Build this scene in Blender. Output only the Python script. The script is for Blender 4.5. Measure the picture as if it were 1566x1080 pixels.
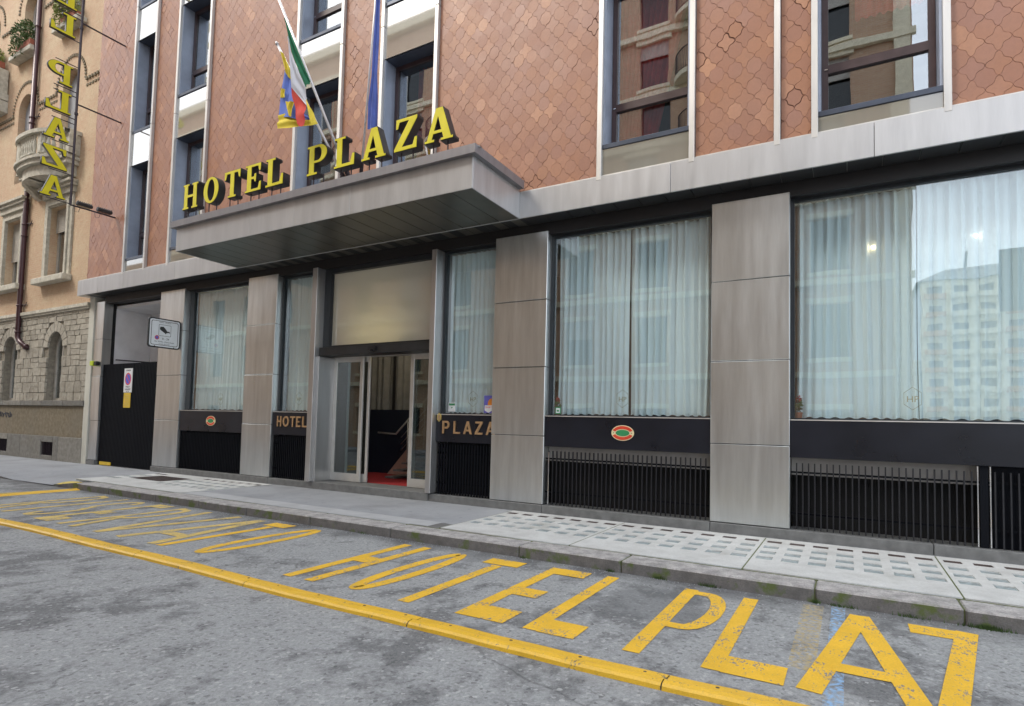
import bpy, math, random
from mathutils import Matrix, Vector
R = math.radians
rnd = random.Random(7)
for o in list(bpy.data.objects): bpy.data.objects.remove(o)
S = bpy.context.scene
COL = S.collection

# ------------------------------------------------------------------ camera
cam = bpy.data.cameras.new('camera'); co = bpy.data.objects.new('camera', cam); COL.objects.link(co)
yaw, pit, rol = R(-29.84), R(2.9), R(1.405)
f = Vector((math.sin(yaw)*math.cos(pit), math.cos(yaw)*math.cos(pit), math.sin(pit)))
rt = Vector((math.cos(yaw), -math.sin(yaw), 0)); up = rt.cross(f)
r2 = math.cos(rol)*rt + math.sin(rol)*up; u2 = -math.sin(rol)*rt + math.cos(rol)*up
m = Matrix((r2, u2, -f)).transposed().to_4x4(); m.translation = (0, 0, 1.6)
co.matrix_world = m
cam.sensor_width = 36; cam.sensor_fit = 'HORIZONTAL'; cam.lens = 897.5/1566*36
cam.shift_y = 64/1566; cam.clip_start = .05; cam.clip_end = 2000
S.camera = co

# ------------------------------------------------------------------ sky, sun, exposure
SUN_EL, SUN_AZ = 48, 222      # azimuth: compass direction the light comes from, 180 = -y, 270 = -x
W = bpy.data.worlds.new('World'); S.world = W; W.use_nodes = True
nt = W.node_tree; N = nt.nodes; L = nt.links
for n in list(N): N.remove(n)
out = N.new('ShaderNodeOutputWorld'); bg = N.new('ShaderNodeBackground'); bg.inputs[1].default_value = .12
sky = N.new('ShaderNodeTexSky'); sky.sky_type = 'NISHITA'; sky.sun_disc = False
sky.sun_elevation = R(SUN_EL); sky.sun_rotation = R(SUN_AZ); sky.dust_density = 3.0; sky.air_density = 1.0; sky.ozone_density = 1.0
tc = N.new('ShaderNodeTexCoord'); ns = N.new('ShaderNodeTexNoise'); ns.inputs['Scale'].default_value = 2.2
ns.inputs['Detail'].default_value = 7; ns.inputs['Roughness'].default_value = .55
mp = N.new('ShaderNodeMapping'); mp.inputs['Scale'].default_value = (1, 1, 2.6)
rmp = N.new('ShaderNodeValToRGB'); rmp.color_ramp.elements[0].position = .36; rmp.color_ramp.elements[1].position = .62
rmp.color_ramp.elements[0].color = (.38,.38,.38,1); rmp.color_ramp.elements[1].color = (.95,.95,.95,1)
mx = N.new('ShaderNodeMix'); mx.data_type = 'RGBA'; mx.inputs['B'].default_value = (9.2, 9.5, 10.0, 1)
L.new(tc.outputs['Generated'], mp.inputs[0]); L.new(mp.outputs[0], ns.inputs['Vector']); L.new(ns.outputs['Fac'], rmp.inputs[0])
L.new(rmp.outputs[0], mx.inputs['Factor']); L.new(sky.outputs[0], mx.inputs['A']); L.new(mx.outputs['Result'], bg.inputs[0]); L.new(bg.outputs[0], out.inputs[0])
sl = bpy.data.lights.new('sun', 'SUN'); so = bpy.data.objects.new('sun', sl); COL.objects.link(so)
sl.energy = 1.1; sl.angle = R(16); sl.color = (1, .93, .82)
d = Vector((math.sin(R(SUN_AZ))*math.cos(R(SUN_EL)), math.cos(R(SUN_AZ))*math.cos(R(SUN_EL)), math.sin(R(SUN_EL))))
so.rotation_euler = d.to_track_quat('Z', 'Y').to_euler()
S.view_settings.view_transform = 'Standard'; S.view_settings.look = 'None'; S.view_settings.gamma = 1
S.view_settings.exposure = 1.1
S.view_settings.use_curve_mapping = False

# ------------------------------------------------------------------ materials
def lin(c):
    return tuple(((x/255)/12.92 if x/255 <= .04045 else ((x/255+.055)/1.055)**2.4) for x in c) + (1,)
MATS = {}
class NT:
    def __init__(s, name):
        s.m = bpy.data.materials.new(name); s.m.use_nodes = True; s.t = s.m.node_tree; s.n = s.t.nodes; s.l = s.t.links
        s.b = s.n['Principled BSDF']; s.o = s.n['Material Output']; MATS[name] = s.m
    def new(s, k, **kw):
        n = s.n.new('ShaderNode'+k)
        for a, v in kw.items(): setattr(n, a, v)
        return n
    def pos(s, scale=(1, 1, 1), rot=(0, 0, 0)):
        g = s.new('NewGeometry'); mp = s.new('Mapping'); mp.inputs['Scale'].default_value = scale; mp.inputs['Rotation'].default_value = rot
        s.l.new(g.outputs['Position'], mp.inputs[0]); return mp.outputs[0]
    def noise(s, scale, detail=4, vec=None, rough=.55, dist=0):
        n = s.new('TexNoise'); n.inputs['Scale'].default_value = scale; n.inputs['Detail'].default_value = detail
        n.inputs['Roughness'].default_value = rough; n.inputs['Distortion'].default_value = dist
        s.l.new(vec or s.pos(), n.inputs['Vector']); return n.outputs['Fac']
    def ramp(s, fac, a, b, ca=(0, 0, 0, 1), cb=(1, 1, 1, 1)):
        r = s.new('ValToRGB'); r.color_ramp.elements[0].position = a; r.color_ramp.elements[1].position = b
        r.color_ramp.elements[0].color = ca; r.color_ramp.elements[1].color = cb
        s.l.new(fac, r.inputs[0]); return r.outputs[0]
    def mix(s, fac, a, b, blend='MIX'):
        n = s.new('Mix', data_type='RGBA', blend_type=blend)
        for k, v in (('Factor', fac), ('A', a), ('B', b)):
            if isinstance(v, (int, float)): n.inputs[k].default_value = v
            elif isinstance(v, tuple): n.inputs[k].default_value = v if len(v) == 4 else v+(1,)
            else: s.l.new(v, n.inputs[k])
        return n.outputs['Result']
    def math(s, op, a, b=0):
        n = s.new('Math', operation=op)
        for i, v in ((0, a), (1, b)):
            if isinstance(v, (int, float)): n.inputs[i].default_value = v
            else: s.l.new(v, n.inputs[i])
        return n.outputs[0]
    def col(s, v):
        if isinstance(v, tuple): s.b.inputs['Base Color'].default_value = v if len(v) == 4 else v+(1,)
        else: s.l.new(v, s.b.inputs['Base Color'])
    def rough(s, v):
        if isinstance(v, (int, float)): s.b.inputs['Roughness'].default_value = v
        else: s.l.new(v, s.b.inputs['Roughness'])
    def bump(s, h, st=.3, dist=.01):
        b = s.new('Bump'); b.inputs['Strength'].default_value = st; b.inputs['Distance'].default_value = dist
        s.l.new(h, b.inputs['Height']); s.l.new(b.outputs[0], s.b.inputs['Normal'])

def simple(name, c, rough=.5, metal=0, var=.12, scale=6, bump=0, spec=.5, stretch=(1, 1, 1)):
    t = NT(name); p = t.pos(stretch); f1 = t.noise(scale, 5, p)
    c = c if len(c) == 4 else c+(1,)
    dk = tuple(x*(1-var) for x in c[:3]); lt = tuple(min(1, x*(1+var)) for x in c[:3])
    t.col(t.mix(t.ramp(f1, .3, .7), dk, lt)); t.rough(t.math('ADD', t.math('MULTIPLY', f1, .2), rough-.1))
    t.b.inputs['Metallic'].default_value = metal; t.b.inputs['Specular IOR Level'].default_value = spec
    if bump: t.bump(t.noise(scale*8, 4), bump, .01)
    return t.m

# asphalt
t = NT('asphalt')
big = t.noise(.75, 7, t.pos((1.25, 1, 1), (0, 0, R(-18))), .62, .6)
mid = t.noise(2.6, 6, t.pos((1.2, 1, 1), (0, 0, R(-18))), .6)
patch = t.ramp(t.math('ADD', t.math('ADD', t.math('MULTIPLY', big, .5), t.math('MULTIPLY', mid, .42)), t.math('MULTIPLY', t.noise(14, 5, None, .7), .16)), .535, .61)
agg = t.new('TexVoronoi'); agg.inputs['Scale'].default_value = 75; t.l.new(t.pos(), agg.inputs['Vector'])
agg2 = t.new('TexVoronoi'); agg2.inputs['Scale'].default_value = 190; t.l.new(t.pos(), agg2.inputs['Vector'])
fine = t.noise(240, 3)
base = t.mix(patch, (.42, .437, .44), (.22, .228, .232))
agg3 = t.new('TexVoronoi'); agg3.inputs['Scale'].default_value = 42; t.l.new(t.pos(), agg3.inputs['Vector'])
base = t.mix(t.math('MULTIPLY', t.ramp(agg3.outputs['Color'], .78, .92), .6), base, (.66, .67, .67))
base = t.mix(t.math('MULTIPLY', t.ramp(agg3.outputs['Color'], .04, .30, (1, 1, 1, 1), (0, 0, 0, 1)), .6), base, (.07, .07, .075))
base = t.mix(t.math('MULTIPLY', t.ramp(agg.outputs['Color'], .1, .9), .55), base, t.mix(.5, base, (.02, .02, .022)))
base = t.mix(t.math('MULTIPLY', t.ramp(agg2.outputs['Color'], .72, .95), .42), base, (.42, .42, .42))
base = t.mix(t.ramp(fine, .35, .7), t.mix(1.0, base, (.72, .72, .72), 'MULTIPLY'), base)
# crack lines
ck = t.new('TexVoronoi', feature='DISTANCE_TO_EDGE'); ck.inputs['Scale'].default_value = .55
t.l.new(t.mix(.16, t.pos(), t.mix(1.0, t.noise(3, 4), (1, 1, 1), 'MULTIPLY')), ck.inputs['Vector'])
crk = t.math('MULTIPLY', t.ramp(ck.outputs['Distance'], .0, .006, (1, 1, 1, 1), (0, 0, 0, 1)), t.ramp(t.noise(.8), .5, .6))
base = t.mix(t.math('MULTIPLY', crk, .5), base, (.04, .04, .04))
# wet, oily strip along the kerb gutter
sx = t.new('SeparateXYZ'); g0 = t.new('NewGeometry'); t.l.new(g0.outputs['Position'], sx.inputs[0])
gut = t.math('ADD', sx.outputs['Y'], t.math('MULTIPLY', t.noise(1.6, 5), 1.1))
mr = t.new('MapRange'); mr.inputs['From Min'].default_value = 6.35; mr.inputs['From Max'].default_value = 6.85
t.l.new(gut, mr.inputs['Value'])
base = t.mix(t.math('MULTIPLY', mr.outputs[0], .62), base, (.05, .052, .058))
vq = t.new('VectorMath', operation='SUBTRACT'); vq.inputs[1].default_value = (-1.55, 5.35, 0); t.l.new(g0.outputs['Position'], vq.inputs[0])
vr = t.new('VectorMath', operation='MULTIPLY'); vr.inputs[1].default_value = (.95, .8, 0); t.l.new(vq.outputs[0], vr.inputs[0])
vl = t.new('VectorMath', operation='LENGTH'); t.l.new(vr.outputs[0], vl.inputs[0])
dmp = t.ramp(t.math('ADD', vl.outputs['Value'], t.math('MULTIPLY', t.noise(3.2, 5), .9)), .85, 1.25, (1, 1, 1, 1), (0, 0, 0, 1))
base = t.mix(t.math('MULTIPLY', dmp, .5), base, (.11, .115, .12))
# faded yellow and blue painted bands near the kerb
def band(x0, x1):
    a = t.math('GREATER_THAN', sx.outputs['X'], x0); b_ = t.math('LESS_THAN', sx.outputs['X'], x1)
    return t.math('MULTIPLY', t.math('MULTIPLY', a, b_), t.ramp(t.noise(26, 5), .42, .62))
yl = t.math('MULTIPLY', t.math('GREATER_THAN', sx.outputs['Y'], 4.5), t.math('LESS_THAN', sx.outputs['Y'], 6.2))
bl = t.math('MULTIPLY', t.math('GREATER_THAN', sx.outputs['Y'], 3.3), t.math('LESS_THAN', sx.outputs['Y'], 6.25))
base = t.mix(t.math('MULTIPLY', t.math('MULTIPLY', band(-.37, -.2), yl), .7), base, (.48, .36, .13))
base = t.mix(t.math('MULTIPLY', t.math('MULTIPLY', band(-.14, -.03), bl), .9), base, (.26, .46, .72))
t.col(base); t.rough(t.math('SUBTRACT', .92, t.math('MULTIPLY', mr.outputs[0], .35)))
t.bump(t.math('ADD', agg.outputs['Distance'], t.math('MULTIPLY', fine, .6)), .55, .006)

def paint(name, c, lo, hi, under=(.13, .135, .145), bp=.3, ro=.75):
    t = NT(name)
    w = t.math('ADD', t.math('MULTIPLY', t.noise(3.5, 8, None, .7), .45), t.math('MULTIPLY', t.noise(34, 6, t.pos((1.6, .7, 1)), .7), .55))
    k = t.ramp(w, lo, hi)
    v = t.mix(t.ramp(t.noise(3), .3, .7), tuple(x*.82 for x in c), c)
    ag = t.new('TexVoronoi'); ag.inputs['Scale'].default_value = 110; t.l.new(t.pos(), ag.inputs['Vector'])
    v = t.mix(t.math('MULTIPLY', t.ramp(ag.outputs['Color'], .1, .8), .25), v, tuple(x*.5 for x in c))
    t.col(t.mix(k, v, under)); t.rough(ro); t.bump(t.noise(120, 3), bp, .004)
    return t.m
paint('road_paint', (.90, .54, .035), .545, .585, (.2, .205, .215))
paint('road_paint_worn', (.74, .54, .15), .49, .60, (.2, .205, .215))
paint('strip_paint', (.92, .56, .045), .57, .62, (.2, .17, .12), .3, .4)

# granite kerb, mossy
t = NT('granite')
v = t.new('TexVoronoi'); v.inputs['Scale'].default_value = 90; t.l.new(t.pos(), v.inputs['Vector'])
b = t.mix(t.ramp(t.noise(7, 6), .35, .65), (.30, .29, .285), (.52, .50, .49))
b = t.mix(t.math('MULTIPLY', t.ramp(v.outputs['Color'], .2, .9), .4), b, (.08, .08, .08))
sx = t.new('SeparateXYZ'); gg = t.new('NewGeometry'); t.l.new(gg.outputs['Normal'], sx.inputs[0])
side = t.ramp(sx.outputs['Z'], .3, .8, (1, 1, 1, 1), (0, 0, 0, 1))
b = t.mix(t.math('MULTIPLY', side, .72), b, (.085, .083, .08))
moss = t.math('MULTIPLY', t.ramp(t.noise(4.3, 6), .53, .62), t.math('ADD', t.math('MULTIPLY', side, .8), .05))
b = t.mix(moss, b, (.10, .14, .03))
t.col(b); t.rough(.85); t.bump(t.noise(80, 5), .5, .008)

# sidewalk asphalt/cement with wet stain
t = NT('pavement')
b = t.mix(t.ramp(t.noise(1.3, 5), .3, .7), (.29, .305, .325), (.36, .375, .40))
b = t.mix(t.math('MULTIPLY', t.ramp(t.noise(150, 3), .4, .7), .3), b, (.20, .21, .22))
g = t.new('NewGeometry'); vm = t.new('VectorMath', operation='SUBTRACT'); vm.inputs[1].default_value = (-4.75, 6.85, .13)
t.l.new(g.outputs['Position'], vm.inputs[0]); sc = t.new('VectorMath', operation='MULTIPLY'); sc.inputs[1].default_value = (.62, 1.9, 0)
t.l.new(vm.outputs[0], sc.inputs[0]); ln = t.new('VectorMath', operation='LENGTH'); t.l.new(sc.outputs[0], ln.inputs[0])
stn = t.ramp(t.math('ADD', ln.outputs['Value'], t.math('MULTIPLY', t.noise(2.5, 5), .9)), .95, 1.25, (1, 1, 1, 1), (0, 0, 0, 1))
b = t.mix(t.math('MULTIPLY', stn, .8), b, (.115, .11, .10))
b = t.mix(t.math('MULTIPLY', t.ramp(t.noise(.9, 8, None, .7), .52, .66), .45), b, (.20, .20, .20))
spots = t.ramp(t.noise(7, 2), .68, .70)
b = t.mix(t.math('MULTIPLY', spots, .35), b, (.14, .14, .14))
t.col(b); t.rough(t.math('SUBTRACT', .85, t.math('MULTIPLY', stn, .3))); t.bump(t.noise(90, 4), .3, .005)

simple('far_ground', (.16, .16, .16), .9); simple('far_ground_light', (.40, .41, .42), .9, 0, .12, 3, .3); simple('asphalt_patch', (.23, .24, .26), .9, 0, .2, 4, .4)
t = NT('cast_cement')
b = t.mix(t.ramp(t.noise(2.4, 8, None, .7), .35, .65), (.46, .465, .455), (.60, .61, .60)); b = t.mix(t.math('MULTIPLY', t.ramp(t.noise(60, 4), .5, .75), .4), b, (.28, .28, .27))
b = t.mix(t.math('MULTIPLY', t.ramp(t.noise(1.1, 6), .58, .68), .4), b, (.26, .26, .23)); t.col(b); t.rough(.85); t.bump(t.noise(70, 5), .35, .004)
simple('glass_block', (.36, .42, .43), .22, var=.25, scale=14)
simple('vent_iron', (.075, .055, .05), .7, var=.3)
simple('moss', (.12, .14, .06), .95, var=.4, scale=20)
simple('yellow_kerb', (.62, .48, .12), .8, var=.3, scale=12)

# brushed stainless cladding
def steel(name, c, rough, streak=.25, tint=(1, .94, .98)):
    t = NT(name)
    vs = t.noise(7, 6, t.pos((1, 1, .10)), .6)
    big = t.noise(.8, 3)
    oi = t.new('ObjectInfo')
    c0 = t.mix(t.ramp(vs, .25, .75), tuple(x*(1-streak) for x in c), tuple(min(1, x*(1+streak*.6)) for x in c))
    c0 = t.mix(t.math('MULTIPLY', t.ramp(big, .35, .7), .35), c0, tuple(a*b_ for a, b_ in zip(c, tint)))
    c0 = t.mix(t.math('MULTIPLY', oi.outputs['Random'], .18), c0, tuple(x*.6 for x in c))
    fn = t.noise(160, 2, t.pos((1, 1, .03)))
    c0 = t.mix(t.math('MULTIPLY', fn, .16), c0, tuple(x*.5 for x in c))
    t.col(c0); t.b.inputs['Metallic'].default_value = .92
    t.rough(t.math('ADD', t.math('MULTIPLY', vs, .16), rough-.08))
    t.bump(t.noise(1.1, 1), .3, .03); t.b.inputs['Anisotropic'].default_value = .5
    return t
steel('stainless', (.72, .755, .765), .31, .24, (1, .98, .94))
steel('stainless_bright', (.60, .61, .61), .38, .18)
t = steel('zinc', (.57, .575, .58), .46, .18, (1, .985, 1.0)); t.b.inputs['Metallic'].default_value = .75
t = steel('lip_metal', (.36, .355, .37), .5, .2); t.b.inputs['Metallic'].default_value = .8
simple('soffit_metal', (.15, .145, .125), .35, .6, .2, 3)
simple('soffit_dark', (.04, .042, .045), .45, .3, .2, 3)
simple('black_beam', (.012, .012, .014), .5)
simple('black_panel', (.008, .010, .017), .3, 0, .25, 2, 0, .45)
simple('black_grille', (.005, .006, .009), .75, 0, .12, 6, 0, .1)
simple('bar_paint', (.014, .015, .019), .45, 0, .3, 20, 0, .4); simple('void_black', (.006, .006, .007), .9)
simple('grey_render', (.30, .29, .28), .8)
simple('mullion_metal', (.60, .59, .57), .45, .6, .12, 4, 0, .5, (1, 1, .2))
simple('blue_metal', (.34, .39, .49), .4, .35, .12, 3)
simple('sill_metal', (.075, .09, .125), .35, .4)
simple('brown_frame', (.055, .032, .033), .35, 0, .15)
simple('white_frame', (.62, .62, .60), .35, .5, .06)
simple('dark_frame', (.015, .02, .026), .4)
simple('grout', (.17, .095, .072), .95, var=.3, scale=20)
simple('plinth_stone', (.15, .155, .155), .6, 0, .22, 9, .2)
simple('white_render', (.86, .87, .90), .85, 0, .08, 2)
simple('cream_render', (.56, .56, .50), .85, 0, .12, 3, .2, .3, (1, 1, .3))
simple('room_wall', (.10, .085, .075), .9)
simple('room_floor', (.06, .05, .045), .9)
simple('red_carpet', (.34, .018, .022), .95, 0, .15, 20)
simple('lobby_blue', (.012, .017, .032), .45)
simple('pink_stone', (.42, .27, .22), .6)
simple('drape_grey', (.22, .22, .21), .9)
simple('red_bright', (.55, .08, .07), .9, 0, .2, 8); simple('red_drape', (.42, .05, .055), .9, 0, .2, 8)
simple('chrome', (.75, .75, .76), .15, 1, .05)
simple('letter_yellow', (.70, .62, .012), .42, 0, .06, 5)
simple('letter_black', (.02, .02, .022), .5)
simple('letter_white', (.72, .70, .62), .5, 0, .1, 5)
simple('brass', (.62, .42, .24), .35, .75, .12, 12)
simple('brass_hex', (.60, .48, .18), .4, .6)
simple('old_gold', (.28, .27, .17), .6); simple('iron_dark', (.05, .04, .05), .5, .4)
simple('pole_white', (.72, .72, .74), .3, .2, .05)
simple('flag_green', (.03, .20, .10), .8); simple('flag_white', (.72, .73, .78), .8, 0, .05); simple('flag_red', (.60, .07, .05), .8)
simple('flag_yellow', (.75, .60, .06), .8, 0, .1); simple('flag_blue', (.14, .22, .66), .8); simple('flag_euro', (.12, .18, .58), .75, 0, .15)
simple('sign_white', (.72, .75, .78), .4, 0, .04); simple('sign_black', (.02, .022, .025), .5); simple('sign_red', (.60, .04, .06), .5)
simple('sign_blue', (.06, .10, .55), .5); simple('sign_yellow', (.66, .46, .03), .5); simple('sign_green', (.03, .24, .09), .5)
simple('sign_pink', (.50, .22, .32), .5); simple('sign_orange', (.75, .26, .03), .5); simple('sign_violet', (.13, .13, .50), .5)
simple('emblem_cream', (.75, .66, .40), .4); simple('emblem_red', (.62, .06, .03), .4)
simple('hivis_green', (.50, .62, .03), .6)
simple('pipe_brown', (.062, .026, .032), .35, .2)
simple('shutter_grey', (.38, .40, .43), .6); simple('shutter_beige', (.42, .40, .36), .7)
simple('leaf_green', (.06, .11, .025), .7, 0, .4, 12); simple('leaf_light', (.22, .26, .07), .7, 0, .4, 12); simple('terracotta', (.30, .10, .06), .8)
simple('flower_red', (.5, .03, .04), .7)
simple('graffiti', (.05, .055, .07), .8)
simple('dark_window', (.02, .025, .03), .12, 0, .2)
simple('far_plaster', (.80, .74, .56), .9); simple('far_orange', (.55, .27, .12), .9); simple('far_roof', (.26, .28, .31), .9)

# tan peeling brick facade
t = NT('tan_brick')
br = t.new('TexBrick'); br.inputs['Scale'].default_value = 1; br.inputs['Brick Width'].default_value = .25; br.inputs['Row Height'].default_value = .07
br.inputs['Mortar Size'].default_value = .007; br.inputs['Mortar Smooth'].default_value = .4; br.inputs['Bias'].default_value = 0
br.inputs['Color1'].default_value = (.50, .33, .22, 1); br.inputs['Color2'].default_value = (.53, .39, .26, 1); br.inputs['Mortar'].default_value = (.52, .42, .30, 1)
t.l.new(t.pos((1, 1, 1), (R(-90), 0, 0)), br.inputs['Vector'])
pl = t.ramp(t.math('ADD', t.math('MULTIPLY', t.noise(.7, 7, None, .65), .7), t.math('MULTIPLY', t.noise(9, 4), .3)), .43, .56)
b = t.mix(t.math('MULTIPLY', pl, .75), br.outputs['Color'], t.mix(t.ramp(t.noise(2.2, 6, None, .65), .38, .62), (.56, .40, .27), (.60, .50, .34)))
b = t.mix(t.math('MULTIPLY', t.ramp(t.noise(5, 6, t.pos((1, 1, .35))), .6, .75), .3), b, (.36, .25, .17))
b = t.mix(t.math('MULTIPLY', t.ramp(t.noise(24, 5), .5, .7), .35), b, (.34, .22, .15))
t.col(b); t.rough(.92); t.bump(t.math('SUBTRACT', t.noise(18, 6), br.outputs['Fac']), .5, .014)
t = NT('pink_brick')
br = t.new('TexBrick'); br.inputs['Scale'].default_value = 1; br.inputs['Brick Width'].default_value = .3; br.inputs['Row Height'].default_value = .08
br.inputs['Mortar Size'].default_value = .01
br.inputs['Color1'].default_value = (.50, .31, .20, 1); br.inputs['Color2'].default_value = (.56, .38, .25, 1); br.inputs['Mortar'].default_value = (.52, .42, .32, 1)
t.l.new(t.pos((1, 1, 1), (R(-90), 0, 0)), br.inputs['Vector'])
t.col(br.outputs['Color']); t.rough(.9)
# rusticated stone, per-object tone
def stone(name, a, b_, attr=True):
    t = NT(name); oi = t.new('ObjectInfo')
    c = t.mix(oi.outputs['Random'], a, b_); c = t.mix(t.ramp(t.noise(9, 6), .35, .7), t.mix(1.0, c, (.7, .69, .66), 'MULTIPLY'), c)
    c = t.mix(t.math('MULTIPLY', t.ramp(t.noise(1.1, 5), .5, .7), .4), c, (.19, .175, .14))
    t.col(c); t.rough(.9); t.bump(t.noise(28, 6), .6, .015)
stone('ashlar', (.40, .375, .32), (.53, .50, .43)); stone('ashlar_dark', (.20, .20, .19), (.32, .31, .28)); stone('rough_render', (.24, .205, .14), (.27, .23, .17))
stone('trim_stone', (.58, .56, .48), (.66, .64, .56))
simple('mortar', (.23, .21, .17), .95, 0, .25, 12)

# glazed lobed tiles
for nm, isl in (('tile', 0), ('tile_mass', 1)):
    t = NT(nm)
    if isl: g = t.new('NewGeometry'); rn = g.outputs['Random Per Island']
    else: g = t.new('ObjectInfo'); rn = g.outputs['Random']
    r = t.new('ValToRGB'); cr = r.color_ramp; cr.interpolation = 'CONSTANT'
    cols = [(.345, .162, .094), (.325, .150, .090), (.365, .172, .096), (.33, .160, .106), (.35, .160, .086), (.44, .220, .124), (.305, .138, .082), (.39, .190, .112)]
    ps = [0, .2, .38, .52, .66, .80, .88, .95]
    while len(cr.elements) < 8: cr.elements.new(.5)
    for i, (p_, c_) in enumerate(zip(ps, cols)): cr.elements[i].position = p_; cr.elements[i].color = c_+(1,)
    t.l.new(rn, r.inputs[0])
    b = t.mix(t.math('MULTIPLY', t.ramp(t.noise(.9, 4), .4, .7), .4), r.outputs[0], (.31, .17, .14))
    b = t.mix(t.math('MULTIPLY', t.ramp(t.noise(30, 4), .4, .7), .22), b, (.20, .10, .065)); b = t.mix(t.math('MULTIPLY', t.ramp(t.noise(2.2, 5, t.pos((1, 1, .18))), .52, .72), .28), b, (.22, .12, .085))
    t.col(b); t.rough(t.math('ADD', t.math('MULTIPLY', t.noise(4, 3), .25), .36)); t.bump(t.noise(14, 3), .22, .006)

def glass(name, tint, r0, power=4.5, rough=0.0, wav=.05):
    t = NT(name); t.n.remove(t.b)
    lw = t.new('LayerWeight'); lw.inputs['Blend'].default_value = .5
    fc = t.math('POWER', lw.outputs['Facing'], power)
    fr = t.math('MINIMUM', t.math('ADD', t.math('MULTIPLY', fc, 1-r0), r0), 1)
    tr = t.new('BsdfTransparent'); tr.inputs[0].default_value = tint+(1,)
    gl = t.new('BsdfGlossy'); gl.inputs['Roughness'].default_value = rough; gl.inputs[0].default_value = (.95, .98, 1, 1)
    bp = t.new('Bump'); bp.inputs['Strength'].default_value = wav; bp.inputs['Distance'].default_value = .02
    t.l.new(t.noise(1.5, 1), bp.inputs['Height']); t.l.new(bp.outputs[0], gl.inputs['Normal'])
    ms = t.new('MixShader'); t.l.new(fr, ms.inputs[0]); t.l.new(tr.outputs[0], ms.inputs[1]); t.l.new(gl.outputs[0], ms.inputs[2]); t.l.new(ms.outputs[0], t.o.inputs[0])
    return t.m
glass('shop_glass', (.915, .98, .995), .11)
glass('window_glass', (.80, .84, .85), .26)
glass('door_glass', (.62, .68, .68), .10)
def refl_panel(name, c, r0):
    t = NT(name); t.n.remove(t.b)
    lw = t.new('LayerWeight'); lw.inputs['Blend'].default_value = .5
    fr = t.math('ADD', t.math('MULTIPLY', t.math('POWER', lw.outputs['Facing'], 3), 1-r0), r0)
    df = t.new('BsdfDiffuse'); t.l.new(t.mix(t.ramp(t.noise(2, 3, t.pos((1, 1, .2))), .3, .7), tuple(x*.85 for x in c), c), df.inputs[0])
    gl = t.new('BsdfGlossy'); gl.inputs['Roughness'].default_value = .03
    ms = t.new('MixShader'); t.l.new(fr, ms.inputs[0]); t.l.new(df.outputs[0], ms.inputs[1]); t.l.new(gl.outputs[0], ms.inputs[2]); t.l.new(ms.outputs[0], t.o.inputs[0])
refl_panel('spandrel_glass', (.34, .33, .30), .42)
refl_panel('spandrel_dull', (.27, .26, .22), .18)
# frosted transom
t = NT('frosted_glass'); t.n.remove(t.b)
tl = t.new('BsdfTranslucent'); tl.inputs[0].default_value = (.80, .80, .74, 1)
df = t.new('BsdfDiffuse'); df.inputs[0].default_value = (.68, .68, .64, 1); gl = t.new('BsdfGlossy'); gl.inputs['Roughness'].default_value = .06
m1 = t.new('MixShader'); m1.inputs[0].default_value = .62; m2 = t.new('MixShader'); m2.inputs[0].default_value = .16
t.l.new(tl.outputs[0], m1.inputs[1]); t.l.new(df.outputs[0], m1.inputs[2]); t.l.new(m1.outputs[0], m2.inputs[1]); t.l.new(gl.outputs[0], m2.inputs[2]); t.l.new(m2.outputs[0], t.o.inputs[0])
# sheer curtain
def sheer(name, c, tr_):
    t = NT(name); t.n.remove(t.b)
    cc = t.mix(t.ramp(t.noise(3, 4, t.pos((6, 1, .25))), .3, .7), tuple(x*.93 for x in c), c)
    df = t.new('BsdfDiffuse'); tl = t.new('BsdfTranslucent'); tp = t.new('BsdfTransparent')
    t.l.new(cc, df.inputs[0]); t.l.new(cc, tl.inputs[0])
    a = t.new('MixShader'); a.inputs[0].default_value = .15; b = t.new('MixShader'); b.inputs[0].default_value = tr_
    t.l.new(df.outputs[0], a.inputs[1]); t.l.new(tl.outputs[0], a.inputs[2]); t.l.new(a.outputs[0], b.inputs[1]); t.l.new(tp.outputs[0], b.inputs[2]); t.l.new(b.outputs[0], t.o.inputs[0])
sheer('sheer_curtain', (.965, .975, .975), .02)
sheer('sheer_room', (.50, .50, .52), .25)
def emit(name, c, s_):
    t = NT(name); t.b.inputs['Base Color'].default_value = c+(1,); t.b.inputs['Emission Color'].default_value = c+(1,); t.b.inputs['Emission Strength'].default_value = s_
emit('lamp_glow', (1, .78, .45), 5)
emit('lamp_white', (1, .92, .8), 4)

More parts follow.
